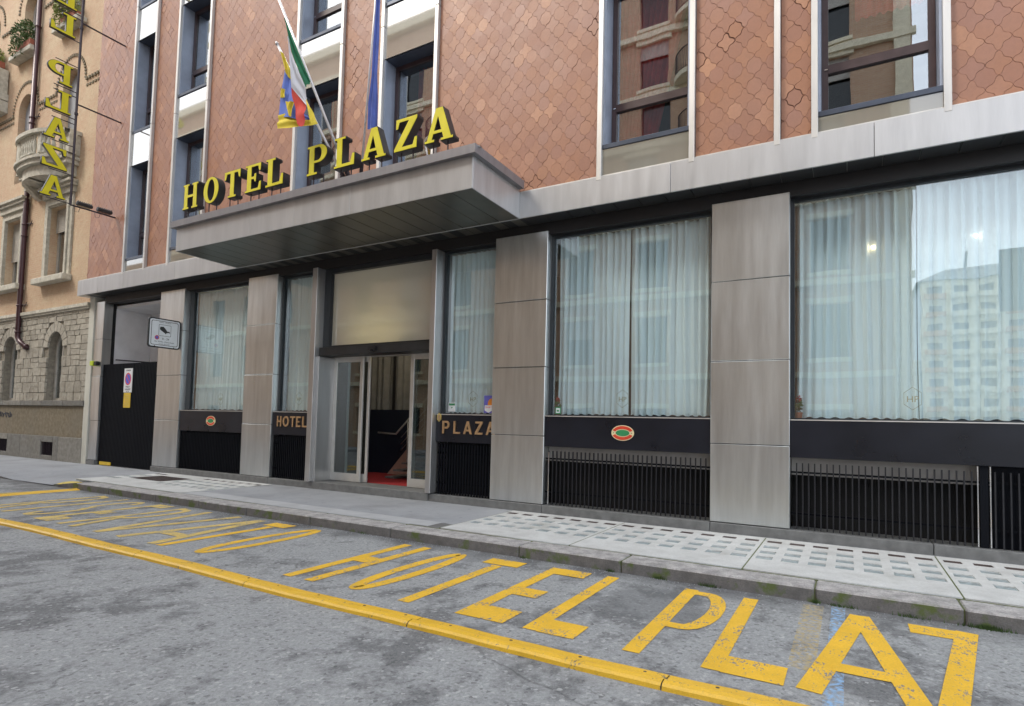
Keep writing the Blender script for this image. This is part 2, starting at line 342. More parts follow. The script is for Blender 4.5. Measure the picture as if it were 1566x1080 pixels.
# ------------------------------------------------------------------ building helpers
WL = {}
def wl(p): return WL.get(p.name, Vector((0, 0, 0))) if p else Vector((0, 0, 0))
def link(o, parent, world):
    COL.objects.link(o); o.parent = parent; world = Vector(world); WL[o.name] = world
    o.location = world - wl(parent) if parent else world
    return o
def thing(name, label, cat, loc, group=None):
    o = bpy.data.objects.new(name, None); o.empty_display_size = .2; link(o, None, loc)
    o['label'] = label; o['category'] = cat
    if group: o['group'] = group
    return o
def tag(o, label, cat, group=None):
    o['label'] = label; o['category'] = cat
    if group: o['group'] = group
    return o
class MB:
    def __init__(s): s.v = []; s.f = []; s.mi = []
    def add(s, vs, fs, mi=0):
        k = len(s.v); s.v += [tuple(v) for v in vs]; s.f += [tuple(i+k for i in f_) for f_ in fs]; s.mi += [mi]*len(fs); return s
    def box(s, x0, x1, y0, y1, z0, z1, mi=0):
        x0, x1 = sorted((x0, x1)); y0, y1 = sorted((y0, y1)); z0, z1 = sorted((z0, z1))
        return s.add([(x0,y0,z0),(x1,y0,z0),(x1,y1,z0),(x0,y1,z0),(x0,y0,z1),(x1,y0,z1),(x1,y1,z1),(x0,y1,z1)],
                     [(0,3,2,1),(4,5,6,7),(0,1,5,4),(1,2,6,5),(2,3,7,6),(3,0,4,7)], mi)
    def cbox(s, x0, x1, y0, y1, z0, z1, c=.004, mi=0):
        # box with every edge chamfered by c
        x0, x1 = sorted((x0, x1)); y0, y1 = sorted((y0, y1)); z0, z1 = sorted((z0, z1))
        c = min(c, (x1-x0)*.3, (y1-y0)*.3, (z1-z0)*.3)
        vs = []; idx = {}
        for i, (x, sx_) in enumerate(((x0, 1), (x1, -1))):
            for j, (y, sy_) in enumerate(((y0, 1), (y1, -1))):
                for k, (z, sz_) in enumerate(((z0, 1), (z1, -1))):
                    idx[i,j,k,0] = len(vs); vs.append((x, y+sy_*c, z+sz_*c))
                    idx[i,j,k,1] = len(vs); vs.append((x+sx_*c, y, z+sz_*c))
                    idx[i,j,k,2] = len(vs); vs.append((x+sx_*c, y+sy_*c, z))
        I = idx; fs = []
        def q(a, b, c_, d_, flip): fs.append((a, b, c_, d_) if not flip else (d_, c_, b, a))
        for i in (0, 1): q(I[i,0,0,0], I[i,0,1,0], I[i,1,1,0], I[i,1,0,0], i == 1)
        for j in (0, 1): q(I[0,j,0,1], I[1,j,0,1], I[1,j,1,1], I[0,j,1,1], j == 1)
        for k in (0, 1): q(I[0,0,k,2], I[0,1,k,2], I[1,1,k,2], I[1,0,k,2], k == 1)
        for i in (0, 1):
            for j in (0, 1): q(I[i,j,0,0], I[i,j,0,1], I[i,j,1,1], I[i,j,1,0], (i+j) % 2 == 1)
        for i in (0, 1):
            for k in (0, 1): q(I[i,0,k,0], I[i,1,k,0], I[i,1,k,2], I[i,0,k,2], (i+k) % 2 == 1)
        for j in (0, 1):
            for k in (0, 1): q(I[0,j,k,1], I[0,j,k,2], I[1,j,k,2], I[1,j,k,1], (j+k) % 2 == 1)
        for i in (0, 1):
            for j in (0, 1):
                for k in (0, 1):
                    a = (I[i,j,k,0], I[i,j,k,1], I[i,j,k,2]); fs.append(a if (i+j+k) % 2 == 0 else a[::-1])
        return s.add(vs, fs, mi)
    def tube(s, pts, r, n=10, mi=0, cap=True):
        pts = [Vector(p) for p in pts]; k = len(s.v); rs = r if isinstance(r, (list, tuple)) else [r]*len(pts)
        ref = None; vs = []
        for i, p in enumerate(pts):
            d_ = (pts[min(i+1, len(pts)-1)]-pts[max(i-1, 0)]).normalized()
            if ref is None: ref = Vector((0, 0, 1)) if abs(d_.z) < .9 else Vector((1, 0, 0))
            a = d_.cross(ref).normalized(); b = d_.cross(a).normalized(); ref = a.cross(d_).normalized() if False else ref
            for j in range(n):
                an = 2*math.pi*j/n; vs.append(p+(a*math.cos(an)+b*math.sin(an))*rs[i])
        fs = [(i*n+j, i*n+(j+1) % n, (i+1)*n+(j+1) % n, (i+1)*n+j) for i in range(len(pts)-1) for j in range(n)]
        if cap: fs += [tuple(range(n-1, -1, -1)), tuple((len(pts)-1)*n+j for j in range(n))]
        return s.add(vs, fs, mi)
    def lathe(s, c, prof, n=12, mi=0):
        c = Vector(c); vs = [(c.x+r*math.cos(2*math.pi*j/n), c.y+r*math.sin(2*math.pi*j/n), c.z+z) for r, z in prof for j in range(n)]
        fs = [(i*n+j, i*n+(j+1) % n, (i+1)*n+(j+1) % n, (i+1)*n+j) for i in range(len(prof)-1) for j in range(n)]
        fs += [tuple(range(n-1, -1, -1)), tuple((len(prof)-1)*n+j for j in range(n))]
        return s.add(vs, fs, mi)
    def grid(s, fn, nu, nv, mi=0):
        vs = [fn(i/nu, j/nv) for j in range(nv+1) for i in range(nu+1)]
        fs = [(j*(nu+1)+i, j*(nu+1)+i+1, (j+1)*(nu+1)+i+1, (j+1)*(nu+1)+i) for j in range(nv) for i in range(nu)]
        return s.add(vs, fs, mi)
    def mesh(s, name, mats, smooth=False, off=(0, 0, 0)):
        me = bpy.data.meshes.new(name); o_ = Vector(off)
        me.from_pydata([tuple(Vector(v)-o_) for v in s.v], [], s.f)
        for mm in ([mats] if isinstance(mats, str) else mats): me.materials.append(MATS[mm])
        for p, i in zip(me.polygons, s.mi): p.material_index = i; p.use_smooth = smooth
        me.update(); return me
    def build(s, name, mats, parent=None, smooth=False, at=None):
        w = Vector(at) if at is not None else wl(parent)
        o = bpy.data.objects.new(name, s.mesh(name, mats, smooth, w)); return link(o, parent, w)
def B(name, mat, parent, x0, x1, y0, y1, z0, z1, c=0):
    b = MB(); (b.cbox(x0, x1, y0, y1, z0, z1, c) if c else b.box(x0, x1, y0, y1, z0, z1))
    return b.build(name, mat, parent, at=((x0+x1)/2, (y0+y1)/2, min(z0, z1)))
def inst(name, me, parent, at, scale=None, rot=None):
    o = bpy.data.objects.new(name, me); link(o, parent, at)
    if scale: o.scale = scale
    if rot: o.rotation_euler = rot
    return o
# planar outlines with holes, extruded
def outline(polys, depth=0.0, off=0.0):
    cu = bpy.data.curves.new('outline', 'CURVE'); cu.dimensions = '2D'; cu.fill_mode = 'BOTH'; cu.extrude = depth/2; cu.offset = off
    for p in polys:
        sp = cu.splines.new('POLY'); sp.points.add(len(p)-1)
        for i, (x, y) in enumerate(p): sp.points[i].co = (x, y, 0, 1)
        sp.use_cyclic_u = True
    tmp = bpy.data.objects.new('outline', cu); me = bpy.data.meshes.new_from_object(tmp)
    bpy.data.objects.remove(tmp); bpy.data.curves.remove(cu); return me
AX = {'front': Matrix(((1,0,0),(0,0,-1),(0,1,0))), 'back': Matrix(((-1,0,0),(0,0,1),(0,1,0))),
      'ground': Matrix(((1,0,0),(0,1,0),(0,0,1))), 'left': Matrix(((0,0,-1),(-1,0,0),(0,1,0))), 'right': Matrix(((0,0,1),(1,0,0),(0,1,0)))}
def place(me, name, mat, parent, at, ax, scale=(1, 1)):
    M = AX[ax]; me.name = name
    for v in me.vertices: v.co = M @ Vector((v.co.x*scale[0], v.co.y*scale[1], v.co.z))
    me.materials.clear(); me.materials.append(MATS[mat])
    return link(bpy.data.objects.new(name, me), parent, at)
def flat(name, polys, mat, parent, at, ax, depth=.004, scale=(1, 1), off=0):
    return place(outline(polys, depth, off), name, mat, parent, at, ax, scale)
def text_mesh(s_, size, depth=.002):
    cu = bpy.data.curves.new('text', 'FONT'); cu.body = s_; cu.size = size; cu.extrude = depth/2; cu.align_x = 'CENTER'; cu.resolution_u = 2
    tmp = bpy.data.objects.new('text', cu); me = bpy.data.meshes.new_from_object(tmp)
    bpy.data.objects.remove(tmp); bpy.data.curves.remove(cu); return me
def ell(cx, cy, rx, ry, n=36, a0=0, a1=360, end=True):
    k = n if (a1-a0) >= 360 else n+1
    return [(cx+rx*math.cos(R(a0+(a1-a0)*i/n)), cy+ry*math.sin(R(a0+(a1-a0)*i/n))) for i in range(k)]
def rrect(x0, x1, y0, y1, r, n=5):
    p = []
    for cx, cy, a in ((x1-r, y0+r, -90), (x1-r, y1-r, 0), (x0+r, y1-r, 90), (x0+r, y0+r, 180)):
        p += [(cx+r*math.cos(R(a+90*i/n)), cy+r*math.sin(R(a+90*i/n))) for i in range(n+1)]
    return p
def arch(x0, x1, z0, z1, n=14):
    r = (x1-x0)/2; return [(x0, z0), (x1, z0), (x1, z1-r)] + [((x0+x1)/2+r*math.cos(R(a)), z1-r+r*math.sin(R(a))) for a in [180*i/n for i in range(1, n)]] + [(x0, z1-r)]
def rect(x0, x1, z0, z1): return [(x0, z0), (x1, z0), (x1, z1), (x0, z1)]

# ================================================================== GROUND
def structure(o): o['kind'] = 'structure'; return o
g = MB(); g.grid(lambda u, v: (-400+800*u, -400+800*v, -.05), 4, 4)
structure(g.build('ground', 'far_ground'))
road = thing('road', 'x', 'x', (0, 4, 0)); del road['label']; del road['category']; structure(road)
MB().grid(lambda u, v: (-60+90*u, -3.6+9.9*v, .0), 30, 6).build('road_surface', 'asphalt', road)
KZ = .13
pave = bpy.data.objects.new('pavement', None); link(pave, None, (-6, 7.7, 0)); structure(pave)
# footway slab ends where the dropped kerb of the yard gate begins
def pz(x):   # footway height: level, easing down over the dropped crossing in front of the gate
    return KZ
MB().box(-14.3, 20, 6.68, 9.0, -.02, KZ).build('footway', 'pavement', pave)
MB().add([(-14.3,6.68,KZ),(-14.3,9.0,KZ),(-15.3,9.0,KZ),(-15.3,6.5,KZ*.35),(-17.2,6.45,.012),(-17.2,9.0,KZ),(-14.3,6.3,KZ),(-15.3,6.3,.02),(-17.2,6.3,.006)],
        [(0,1,2,3),(3,2,5,4),(0,3,7,6),(3,4,8,7)]).build('dropped_crossing', 'pavement', pave)
MB().add([(-17.2,6.3,.006),(-17.2,6.45,.012),(-17.2,9.0,KZ),(-45,9.0,KZ),(-45,6.3,.10),(-19,6.3,.10)],
        [(1,2,3,4,5),(0,1,5)]).build('footway', 'pavement', pave)
MB().box(-13.9, -5.2, 6.74, 7.1, KZ, KZ+.003).build('repair_patch', 'far_ground_light', pave)
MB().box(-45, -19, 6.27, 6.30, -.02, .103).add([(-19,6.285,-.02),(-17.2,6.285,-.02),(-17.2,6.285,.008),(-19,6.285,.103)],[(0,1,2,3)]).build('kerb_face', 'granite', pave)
# granite kerb stones
xs = [-14.2, -12.9, -11.25, -9.9, -8.6, -7.1, -5.5, -3.47, -2.18, -.28, .85, 2.5, 4.2, 6, 8, 10, 12, 14]
for a, b_ in zip(xs[:-1], xs[1:]):
    j = rnd.uniform(-.004, .004)
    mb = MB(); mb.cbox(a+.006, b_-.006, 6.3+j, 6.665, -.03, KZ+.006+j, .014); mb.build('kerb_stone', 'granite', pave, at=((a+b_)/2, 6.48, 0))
a = -14.2
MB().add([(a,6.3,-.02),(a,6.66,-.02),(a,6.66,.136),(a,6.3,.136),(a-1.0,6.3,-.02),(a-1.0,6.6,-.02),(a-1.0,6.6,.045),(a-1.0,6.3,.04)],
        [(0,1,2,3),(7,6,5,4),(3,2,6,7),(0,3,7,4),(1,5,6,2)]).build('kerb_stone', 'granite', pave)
mb = MB()
def blob(u, v):
    a_ = 2*math.pi*u; r = (.26+.05*math.sin(3*a_)+.04*math.sin(5*a_+1))*v
    return (-15.0+r*1.5*math.cos(a_), 6.52+r*.8*math.sin(a_), .054+.05*(1-v*v)+.028*(r*1.5*math.cos(a_))/.3)
mb.grid(blob, 28, 5); mb.build('painted_kerb_end', 'yellow_kerb', pave, True)
mb = MB()
for i in range(len(xs)-1): mb.box(xs[i]-.006, xs[i]+.006, 6.32, 6.665, 0, KZ-.004)
mb.box(-14.3, 14, 6.663, 6.682, .05, KZ+.003); mb.build('joint_filling', 'moss', pave)
# pavement lights: cast slabs with glass blocks and iron vents
vent_me = MB().box(-.085, .085, -.065, .065, -.004, .004); 
for i in range(7): vent_me.box(-.07+i*.0233-.004, -.07+i*.0233+.004, -.055, .055, .004, .007)
vent_me = vent_me.mesh('vent', 'vent_iron')
def lensblock():
    mb = MB(); z = -.003
    mb.grid(lambda u, v: (-.075+.15*u, -.085+.17*v, z+.004*math.sin(math.pi*u)*math.sin(math.pi*v)), 6, 6)
    return mb.mesh('glass_block', 'glass_block', True)
blk_me = lensblock()
def slab_with_holes(x0, x1, holes, name='cast_slab'):
    o = flat(name, [rect(x0+.008, x1-.008, 6.70, 8.78)]+holes, 'cast_cement', pave, ((x0+x1)/2*0, 0, KZ+.004), 'ground', .014)
    return o
def light_panel(x0, x1, cols, rows=(8.50, 8.11, 7.74, 7.40)):
    holes = []; cs = []
    for i in range(cols):
        cx = x0+(x1-x0)*(i+.5)/cols
        for j, y in enumerate(rows): cs.append((cx, y, j)); holes.append(rect(cx-.088, cx+.088, y-(.068 if j == 0 else .088), y+(.068 if j == 0 else .088)))
    o = slab_with_holes(x0, x1, holes)
    back = MB().box(x0+.02, x1-.02, 6.72, 8.76, KZ-.03, KZ+.0005).build('slab_bed', 'glass_block', o)
    for cx, y, j in cs:
        if j == 0: inst('vent', vent_me, o, (cx, y, KZ+.006))
        else: inst('glass_block', blk_me, o, (cx, y, KZ+.006))
for a, b_ in ((-4.95, -2.98), (-2.98, -.98), (-.98, .90), (.90, 2.85), (2.85, 4.8)): light_panel(a, b_, 7)
light_panel(-15.2, -14.72, 2); light_panel(-13.2, -11.1, 7)
slab_with_holes(-14.72, -13.2, [rect(-14.62, -13.32, 7.55, 8.32)])
mb = MB(); mb.box(-14.62, -13.32, 7.55, 8.32, KZ-.02, KZ-.004)
for i in range(33): mb.box(-14.62+i*.04, -14.605+i*.04, 7.55, 8.32, KZ-.004, KZ+.008)
mb.build('drain_grating', 'vent_iron', pave)
mb = MB()
for x in (-4.95, -2.98, -.98, .90, 2.85): mb.box(x-.011, x+.011, 6.70, 8.78, KZ, KZ+.008)
mb.build('joint_filling', 'moss', pave)
# step between the footway and the building
mb = MB().box(-60, 2, -10, -3.6, -.02, .12).build('opposite_footway', 'pavement'); structure(mb)

# grit and small weeds along the gutter
mb = MB(); rr = random.Random(5)
for i in range(900):
    x = rr.uniform(-13, 2.5); y = 6.28-abs(rr.gauss(0, .10)); s_ = rr.uniform(.003, .008)
    mb.add([(x-s_, y, .001), (x+s_*.6, y-s_, .001), (x+s_*.5, y+s_, .001), (x, y, .001+s_*1.3)], [(0,1,3), (1,2,3), (2,0,3)])
o = mb.build('grit', 'far_ground_light'); o['kind'] = 'stuff'
mb = MB()
for (cx, n, w) in ((1.02, 130, .10), (.95, 90, .16), (-1.25, 60, .09), (-1.75, 50, .07), (-.27, 50, .03), (-.05, 40, .12), (-2.3, 30, .06), (.45, 40, .10), (-3.4, 30, .03), (1.35, 80, .08), (-6, 30, .1)):
    for i in range(n):
        x = cx+rr.gauss(0, w*.5); y = 6.292-abs(rr.gauss(0, .015)); h = rr.uniform(.015, .05); a = rr.uniform(-.02, .02)
        mb.add([(x-.004, y, 0), (x+.004, y, 0), (x+a, y-rr.uniform(0, .02), h)], [(0,1,2)])
o = mb.build('gutter_weeds', 'leaf_green'); o['kind'] = 'stuff'
# ------------------------------------------------------------------ road lettering
pz_ = [0]
def stroke_paint(mb, pts, w, z):
    # flat painted stroke with mitred corners
    n = len(pts); L_ = []; Rr = []
    for i in range(n):
        p = Vector(pts[i]); a = (p-Vector(pts[i-1])).normalized() if i else None; b = (Vector(pts[i+1])-p).normalized() if i < n-1 else None
        if a is None: a = b
        if b is None: b = a
        t_ = (a+b).normalized(); nn = Vector((-t_.y, t_.x)); k = w/2/max(.5, nn.dot(Vector((-a.y, a.x))))
        L_.append(p+nn*k); Rr.append(p-nn*k)
    vs = [(q.x, q.y, z) for q in L_]+[(q.x, q.y, z) for q in Rr]
    mb.add(vs, [(i, n+i, n+i+1, i+1) for i in range(n-1)])
def arc2(cx, cy, rx, ry, a0, a1, n=16): return [(cx+rx*math.cos(R(a0+(a1-a0)*i/n)), cy+ry*math.sin(R(a0+(a1-a0)*i/n))) for i in range(n+1)]
# strokes as (points, width) in a cell w wide and h tall; horizontal bars are thick because the letters are stretched
def glyph(ch, w, h):
    V_, H_ = .128, .32
    return {
     'H': [([(V_/2,0),(V_/2,h)],V_), ([(w-V_/2,0),(w-V_/2,h)],V_), ([(V_,h*.52),(w-V_,h*.52)],.26)],
     'O': [(arc2(w/2,h/2,w/2-V_/2,h/2-.09,90,450,40),V_)],
     'T': [([(w/2,0),(w/2,h-H_*.9)],V_), ([(0,h-.13),(w,h-.13)],.25)],
     'E': [([(V_/2,0),(V_/2,h)],V_), ([(V_,.17),(w,.17)],.34), ([(V_,h*.46),(w*.82,h*.46)],.26), ([(V_,h-.13),(w,h-.13)],.26)],
     'L': [([(V_/2,0),(V_/2,h)],V_), ([(V_,.15),(w,.15)],H_)],
     'P': [([(V_/2,0),(V_/2,h)],V_), ([(V_,h-.11)]+arc2(w*.5,h*.665,w*.5-V_/2,h*.335-.11,90,-90,14)+[(V_,h*.33+.11)],.13)],
     'A': [([(0,0),(w/2,h)],V_+.02), ([(w,0),(w/2,h)],V_+.02), ([(w*.2,h*.27),(w*.8,h*.27)],.17)],
     'Z': [([(0,h-.13),(w-.12,h-.13)],.25), ([(w-.1,h),(V_/2,0)],V_+.02), ([(V_/2,.14),(w,.14)],.28)],
     'R': [([(V_/2,0),(V_/2,h)],V_), ([(V_,h-.11)]+arc2(w*.5,h*.68,w*.5-V_/2,h*.32-.11,90,-90,14)+[(V_,h*.36+.11)],.12), ([(w*.4,h*.42),(w-.05,0)],V_)],
     'I': [([(w/2,0),(w/2,h)],V_)],
     'S': [(arc2(w/2,h*.75,w/2-V_/2,h*.25-.08,20,270,14)+arc2(w/2,h*.27,w/2-V_/2,h*.23-.04,90,-160,14),.11)],
     'V': [([(0,h),(w/2,0)],V_+.01), ([(w,h),(w/2,0)],V_+.01)],
    }[ch]
def road_letter(ch, x0, w, y0, h, mat='road_paint'):
    mb = MB(); z = .004
    for pts, wd in glyph(ch, w, h):
        P = []
        for i in range(len(pts)):                       # subdivide long straight runs, wobble the edge a little
            P.append(pts[i])
        stroke_paint(mb, [(x0+p[0], y0+p[1]) for p in P], wd, z); z += .0008
    mb.build('painted_letter', mat, road, at=(x0+w/2, y0, 0))
for ch, x0, w in (('H',-5.05,.45),('O',-4.30,.40),('T',-3.68,.46),('E',-2.89,.47),('L',-2.24,.44),('P',-1.42,.47),('L',-.87,.51),('A',-.22,.60),('Z',.43,.50),('A',1.05,.60)):
    road_letter(ch, x0, w, 4.15, 1.92)
for ch, x0, w in (('R',-12.72,.50),('I',-12.0,.30),('S',-11.50,.48),('E',-10.78,.46),('R',-10.05,.50),('V',-9.32,.80),('A',-8.36,.78),('T',-7.64,.46),('O',-6.92,.48)):
    road_letter(ch, x0, w, 4.22, 1.92, 'road_paint_worn' if x0 < -7.7 else 'road_paint')
mb = MB(); stroke_paint(mb, [(-14.55,4.0),(-14.30,6.28)], .12, .006); mb.build('painted_line', 'road_paint_worn', road)
mb = MB(); stroke_paint(mb, [(-21.5,6.0),(-18.6,6.12)], .5, .006); mb.build('painted_line', 'road_paint', road)

# raised yellow lane divider with bolts
div = thing('lane_divider', 'raised yellow rubber divider strip bolted along the hotel parking bay', 'lane divider', (-5, 3.78, 0))
bolt_me = MB().lathe((0, 0, 0), [(.013, 0), (.013, .004), (.007, .006)], 8).mesh('bolt', 'vent_iron')
x = -15.0
def xy_div(x): return 3.80 + .035*math.sin(x*.55) + .012*math.sin(x*1.9+1)
while x < 3:
    ln_ = 2.0; mb = MB()
    def prof(u, v, x=x, ln_=ln_):
        X = x+.004+(ln_-.008)*u; Y = xy_div(X)
        yy, zz = [(-.115,.0),(-.11,.026),(-.09,.040),(-.045,.046),(-.014,.036),(.0,.012),(.008,.024),(.09,.022),(.10,.016),(.105,0)][round(v*9)]
        return (X, Y+yy, zz+.0015*math.sin(X*9))
    mb.grid(prof, 16, 9); mb.build('rubber_segment', 'strip_paint', div, False, at=(x+1, 3.8, 0))
    for k in (.3, .85, 1.4, 1.85): inst('bolt', bolt_me, div, (x+k, xy_div(x+k)+.055, .0195))
    x += ln_
d2 = thing('cross_divider', 'short yellow raised divider closing the left end of the parking bay', 'lane divider', (-14.3, 5.6, 0))
mb = MB()
mb.grid(lambda u, v: (-14.42+.32*v+(.15-.05*u)+.02*math.sin(u*5), 4.05+2.25*u, [0, .02, .03, .02, 0][round(v*4)]), 14, 4); mb.build('rubber_segment', 'strip_paint', d2)

# ================================================================== HOTEL
H = thing('hotel_building', 'hotel with lobed terracotta tile facade above a stainless steel ground floor', 'building', (-9, 8.9, 0))
TOP = 19.0; XR = 9.0; XL = -19.55
YM, YT, YG = 8.55, 8.615, 8.93
WIN = {'A': (-17.43,-16.47,5.95,8.55), 'B': (-15.29,-13.99,5.98,8.87), 'C': (-10.61,-9.31,6.0,8.87), 'D': (-8.08,-6.80,6.0,8.87),
       'E': (-3.38,-2.02,6.08,8.87), 'F': (-.33,1.02,5.86,8.87), 'G': (4.2,5.6,6.0,8.87)}
order = 'ABCDEFG'
tile_ranges = []; prev = XL
for k in order: tile_ranges.append((prev, WIN[k][0]-.085)); prev = WIN[k][1]+.085
tile_ranges.append((prev, XR))
# core wall behind the tiles
for a, b_ in tile_ranges: B('wall', 'grout', H, a, b_, YT+.018, 9.3, 5.52, TOP)
levels = {}
for k in order:
    x0, x1, z0, z1 = WIN[k]; lv = [(z0, z1)]
    if k == 'A': lv += [(9.56, 12.18), (13.18, 15.8)]; sp = [(5.56, z0-.07), (8.55, 9.53), (12.18, 13.13), (15.8, TOP)]
    else: lv += [(10.06, 12.50), (13.70, 16.15)]; sp = [(5.56, z0-.07), (8.87, 9.97), (12.50, 13.62), (16.15, TOP)]
    levels[k] = lv
    for i, (a, b_) in enumerate(sp):
        o = B('spandrel', 'spandrel_dull' if i == 0 else 'spandrel_glass', H, x0, x1, YM+.045, YM+.06, a+.02, b_-.012)
        o.rotation_euler = (R(rnd.uniform(-.4, .4)), 0, R(rnd.uniform(-.3, .3)))
        B('spandrel_backing', 'sill_metal', H, x0, x1, YM+.075, 9.3, a, b_)
    for (a, b_) in lv:
        w = [B('window_reveal', 'blue_metal', H, q0, q0+.03, YM+.06, YG+.08, a, b_) for q0 in (x0, x1-.03)]
        B('window_sill', 'sill_metal', H, x0+.0, x1-.0, YM+.03, YG+.1, a-.075, a+.0, .006)
        fx0, fx1 = x0+.035, x1-.035; tz = a+.66; fw = .075
        fr = MB()
        fr.box(fx0, fx0+fw, YG-.03, YG+.05, a, b_); fr.box(fx1-fw, fx1, YG-.03, YG+.05, a, b_)
        fr.box(fx0+fw, fx1-fw, YG-.028, YG+.048, a, a+.05); fr.box(fx0+fw, fx1-fw, YG-.028, YG+.048, b_-.08, b_)
        fr.box(fx0+fw, fx1-fw, YG-.035, YG+.045, tz, tz+.12)
        fo = fr.build('window_frame', 'brown_frame', H, at=((x0+x1)/2, YG, a))
        for (p, q) in ((a+.05, tz), (tz+.12, b_-.08)):
            g_ = B('pane', 'window_glass', fo, fx0+fw, fx1-fw, YG+.004, YG+.010, p, q)
            g_.rotation_euler = (R(rnd.uniform(-.25, .25)), 0, R(rnd.uniform(-.25, .25)))
        MB().box(fx0+.03, fx0+.07, YG-.045, YG-.033, tz+.05, tz+.065).build('catch', 'chrome', fo)
# mullions in lengths, with the little joint sleeves
for k in order:
    x0, x1 = WIN[k][:2]
    for mx_ in (x0-.042, x1+.042):
        zc = 5.50; zt = 9.55
        while zc < TOP:
            B('mullion', 'mullion_metal', H, mx_-.04, mx_+.04, YM-.005, YM+.12, zc, min(zt, TOP)-.008, .005); zc, zt = zt, zt+3.64
B('mullion', 'mullion_metal', H, -.87, -.79, YM-.005, YM+.12, 5.5, 9.54, .005); B('mullion', 'mullion_metal', H, -.87, -.79, YM-.005, YM+.12, 9.55, TOP, .005)
# tiles -------------------------------------------------------------
HX, HZ = .128, .150
def tile_outline(s_=1.0, kind=0, amp=.09):
    c = [(0, HZ), (HX, 0), (0, -HZ), (-HX, 0)]; pts = []
    for e in range(4):
        a = Vector(c[e]); b_ = Vector(c[(e+1) % 4]); d_ = b_-a
        nrm = Vector((-d_.y, d_.x)).normalized(); sgn = 1 if kind == 0 else -1
        for i in range(8):
            t_ = i/8; f_ = .62*math.sin(3*math.pi*t_)-.38*math.sin(math.pi*t_)
            p = a+d_*t_+nrm*(sgn*amp*d_.length*f_)
            pts.append((p.x*s_, p.y*s_))
    return pts
def tile_geo(mb, cx, cz, y, s_, tilt=(0, 0), clip=None, kind=0):
    o1 = tile_outline(s_*.978, kind); o2 = tile_outline(s_*.988, kind); n = len(o1)
    def cl(x): return min(max(x, clip[0]), clip[1]) if clip else x
    def clz(z): return max(z, clip[2]) if clip else z
    vs = [(cl(cx+x), y+tilt[0]*x+tilt[1]*z, clz(cz+z)) for x, z in o1]+[(cl(cx+x), y+.004+tilt[0]*x+tilt[1]*z, clz(cz+z)) for x, z in o2]+[(cl(cx+x), y+.016, clz(cz+z)) for x, z in o2]
    fs = [tuple(range(n-1, -1, -1))]
    for i in range(n):
        j = (i+1) % n; fs += [(i, j, n+j, n+i), (n+i, n+j, 2*n+j, 2*n+i)]
    mb.add(vs, fs)
var_me = []
for kd in (0, 1):
  for i in range(5):
    mb = MB(); tile_geo(mb, 0, 0, 0, [1, 1, 1, 1, .91][i], (rnd.uniform(-.02, .02), rnd.uniform(-.02, .02)), None, kd); var_me.append(mb.mesh('tile', 'tile'))
allt = []
for pi, (a, b_) in enumerate(list(tile_ranges)+[]):
    subs = [(a, b_)] if not (a < -.83 < b_) else [(a, -.875), (-.785, b_)]
    for (p, q) in subs:
        panel = None
        base = MB().box(p, q, YT+.0145, YT+.0175, 5.56, TOP-.01).build('tile_panel', 'grout', H, at=((p+q)/2, YT, 5.5))
        mass = MB(); zmax = 14.5
        i0 = math.floor(p/HX)-1
        for i in range(i0, math.ceil(q/HX)+2):
            for j in range(math.floor(5.5/HZ), math.ceil(zmax/HZ)+1):
                if (i+j) % 2: continue
                cx, cz = i*HX+.02, j*HZ
                if cx < p-HX*1.05 or cx > q+HX*1.05 or cz < 5.56-HZ*1.05: continue
                kd = i % 2
                edge = cx-HX*1.14 < p or cx+HX*1.14 > q or cz-HZ < 5.56
                sc_ = .91 if rnd.random() < .02 else 1
                if edge:
                    tile_geo(mass, cx, cz, YT+rnd.uniform(0, .003), sc_, (rnd.uniform(-.02, .02), rnd.uniform(-.02, .02)), (p+.004, q-.004, 5.562), kd)
                else:
                    dist = math.sqrt(cx*cx+YT*YT+(cz-1.6)**2); vis = cx < 2.6 and not (cx > .9 and cz > 7.6)
                    allt.append((dist if vis else 99, cx, cz, sc_+kd*10, base, mass))
        if True: base['_'] = 0; base.pop('_') if hasattr(base, 'pop') else None
        tile_ranges_mass = mass; allt.append((1e9, 0, 0, 0, base, mass))
allt.sort(key=lambda a: a[0]); cnt = 0; done = {}
for dist, cx, cz, sc_, base, mass in allt:
    kd = 1 if sc_ > 5 else 0; sc_ -= 10*kd
    if dist > 1e8: done[base.name] = (base, mass); continue
    if cnt < 298 and dist < 50:
        inst('tile', var_me[kd*5+(4 if sc_ < .99 else rnd.randrange(4))], base, (cx, YT+rnd.uniform(0, .003), cz)); cnt += 1
    else: tile_geo(mass, cx, cz, YT+rnd.uniform(0, .003), sc_, (rnd.uniform(-.02, .02), rnd.uniform(-.02, .02)), None, kd)
for base, mass in done.values():
    if mass.v: o = mass.build('tile_field', 'tile_mass', base); o['kind'] = 'stuff'
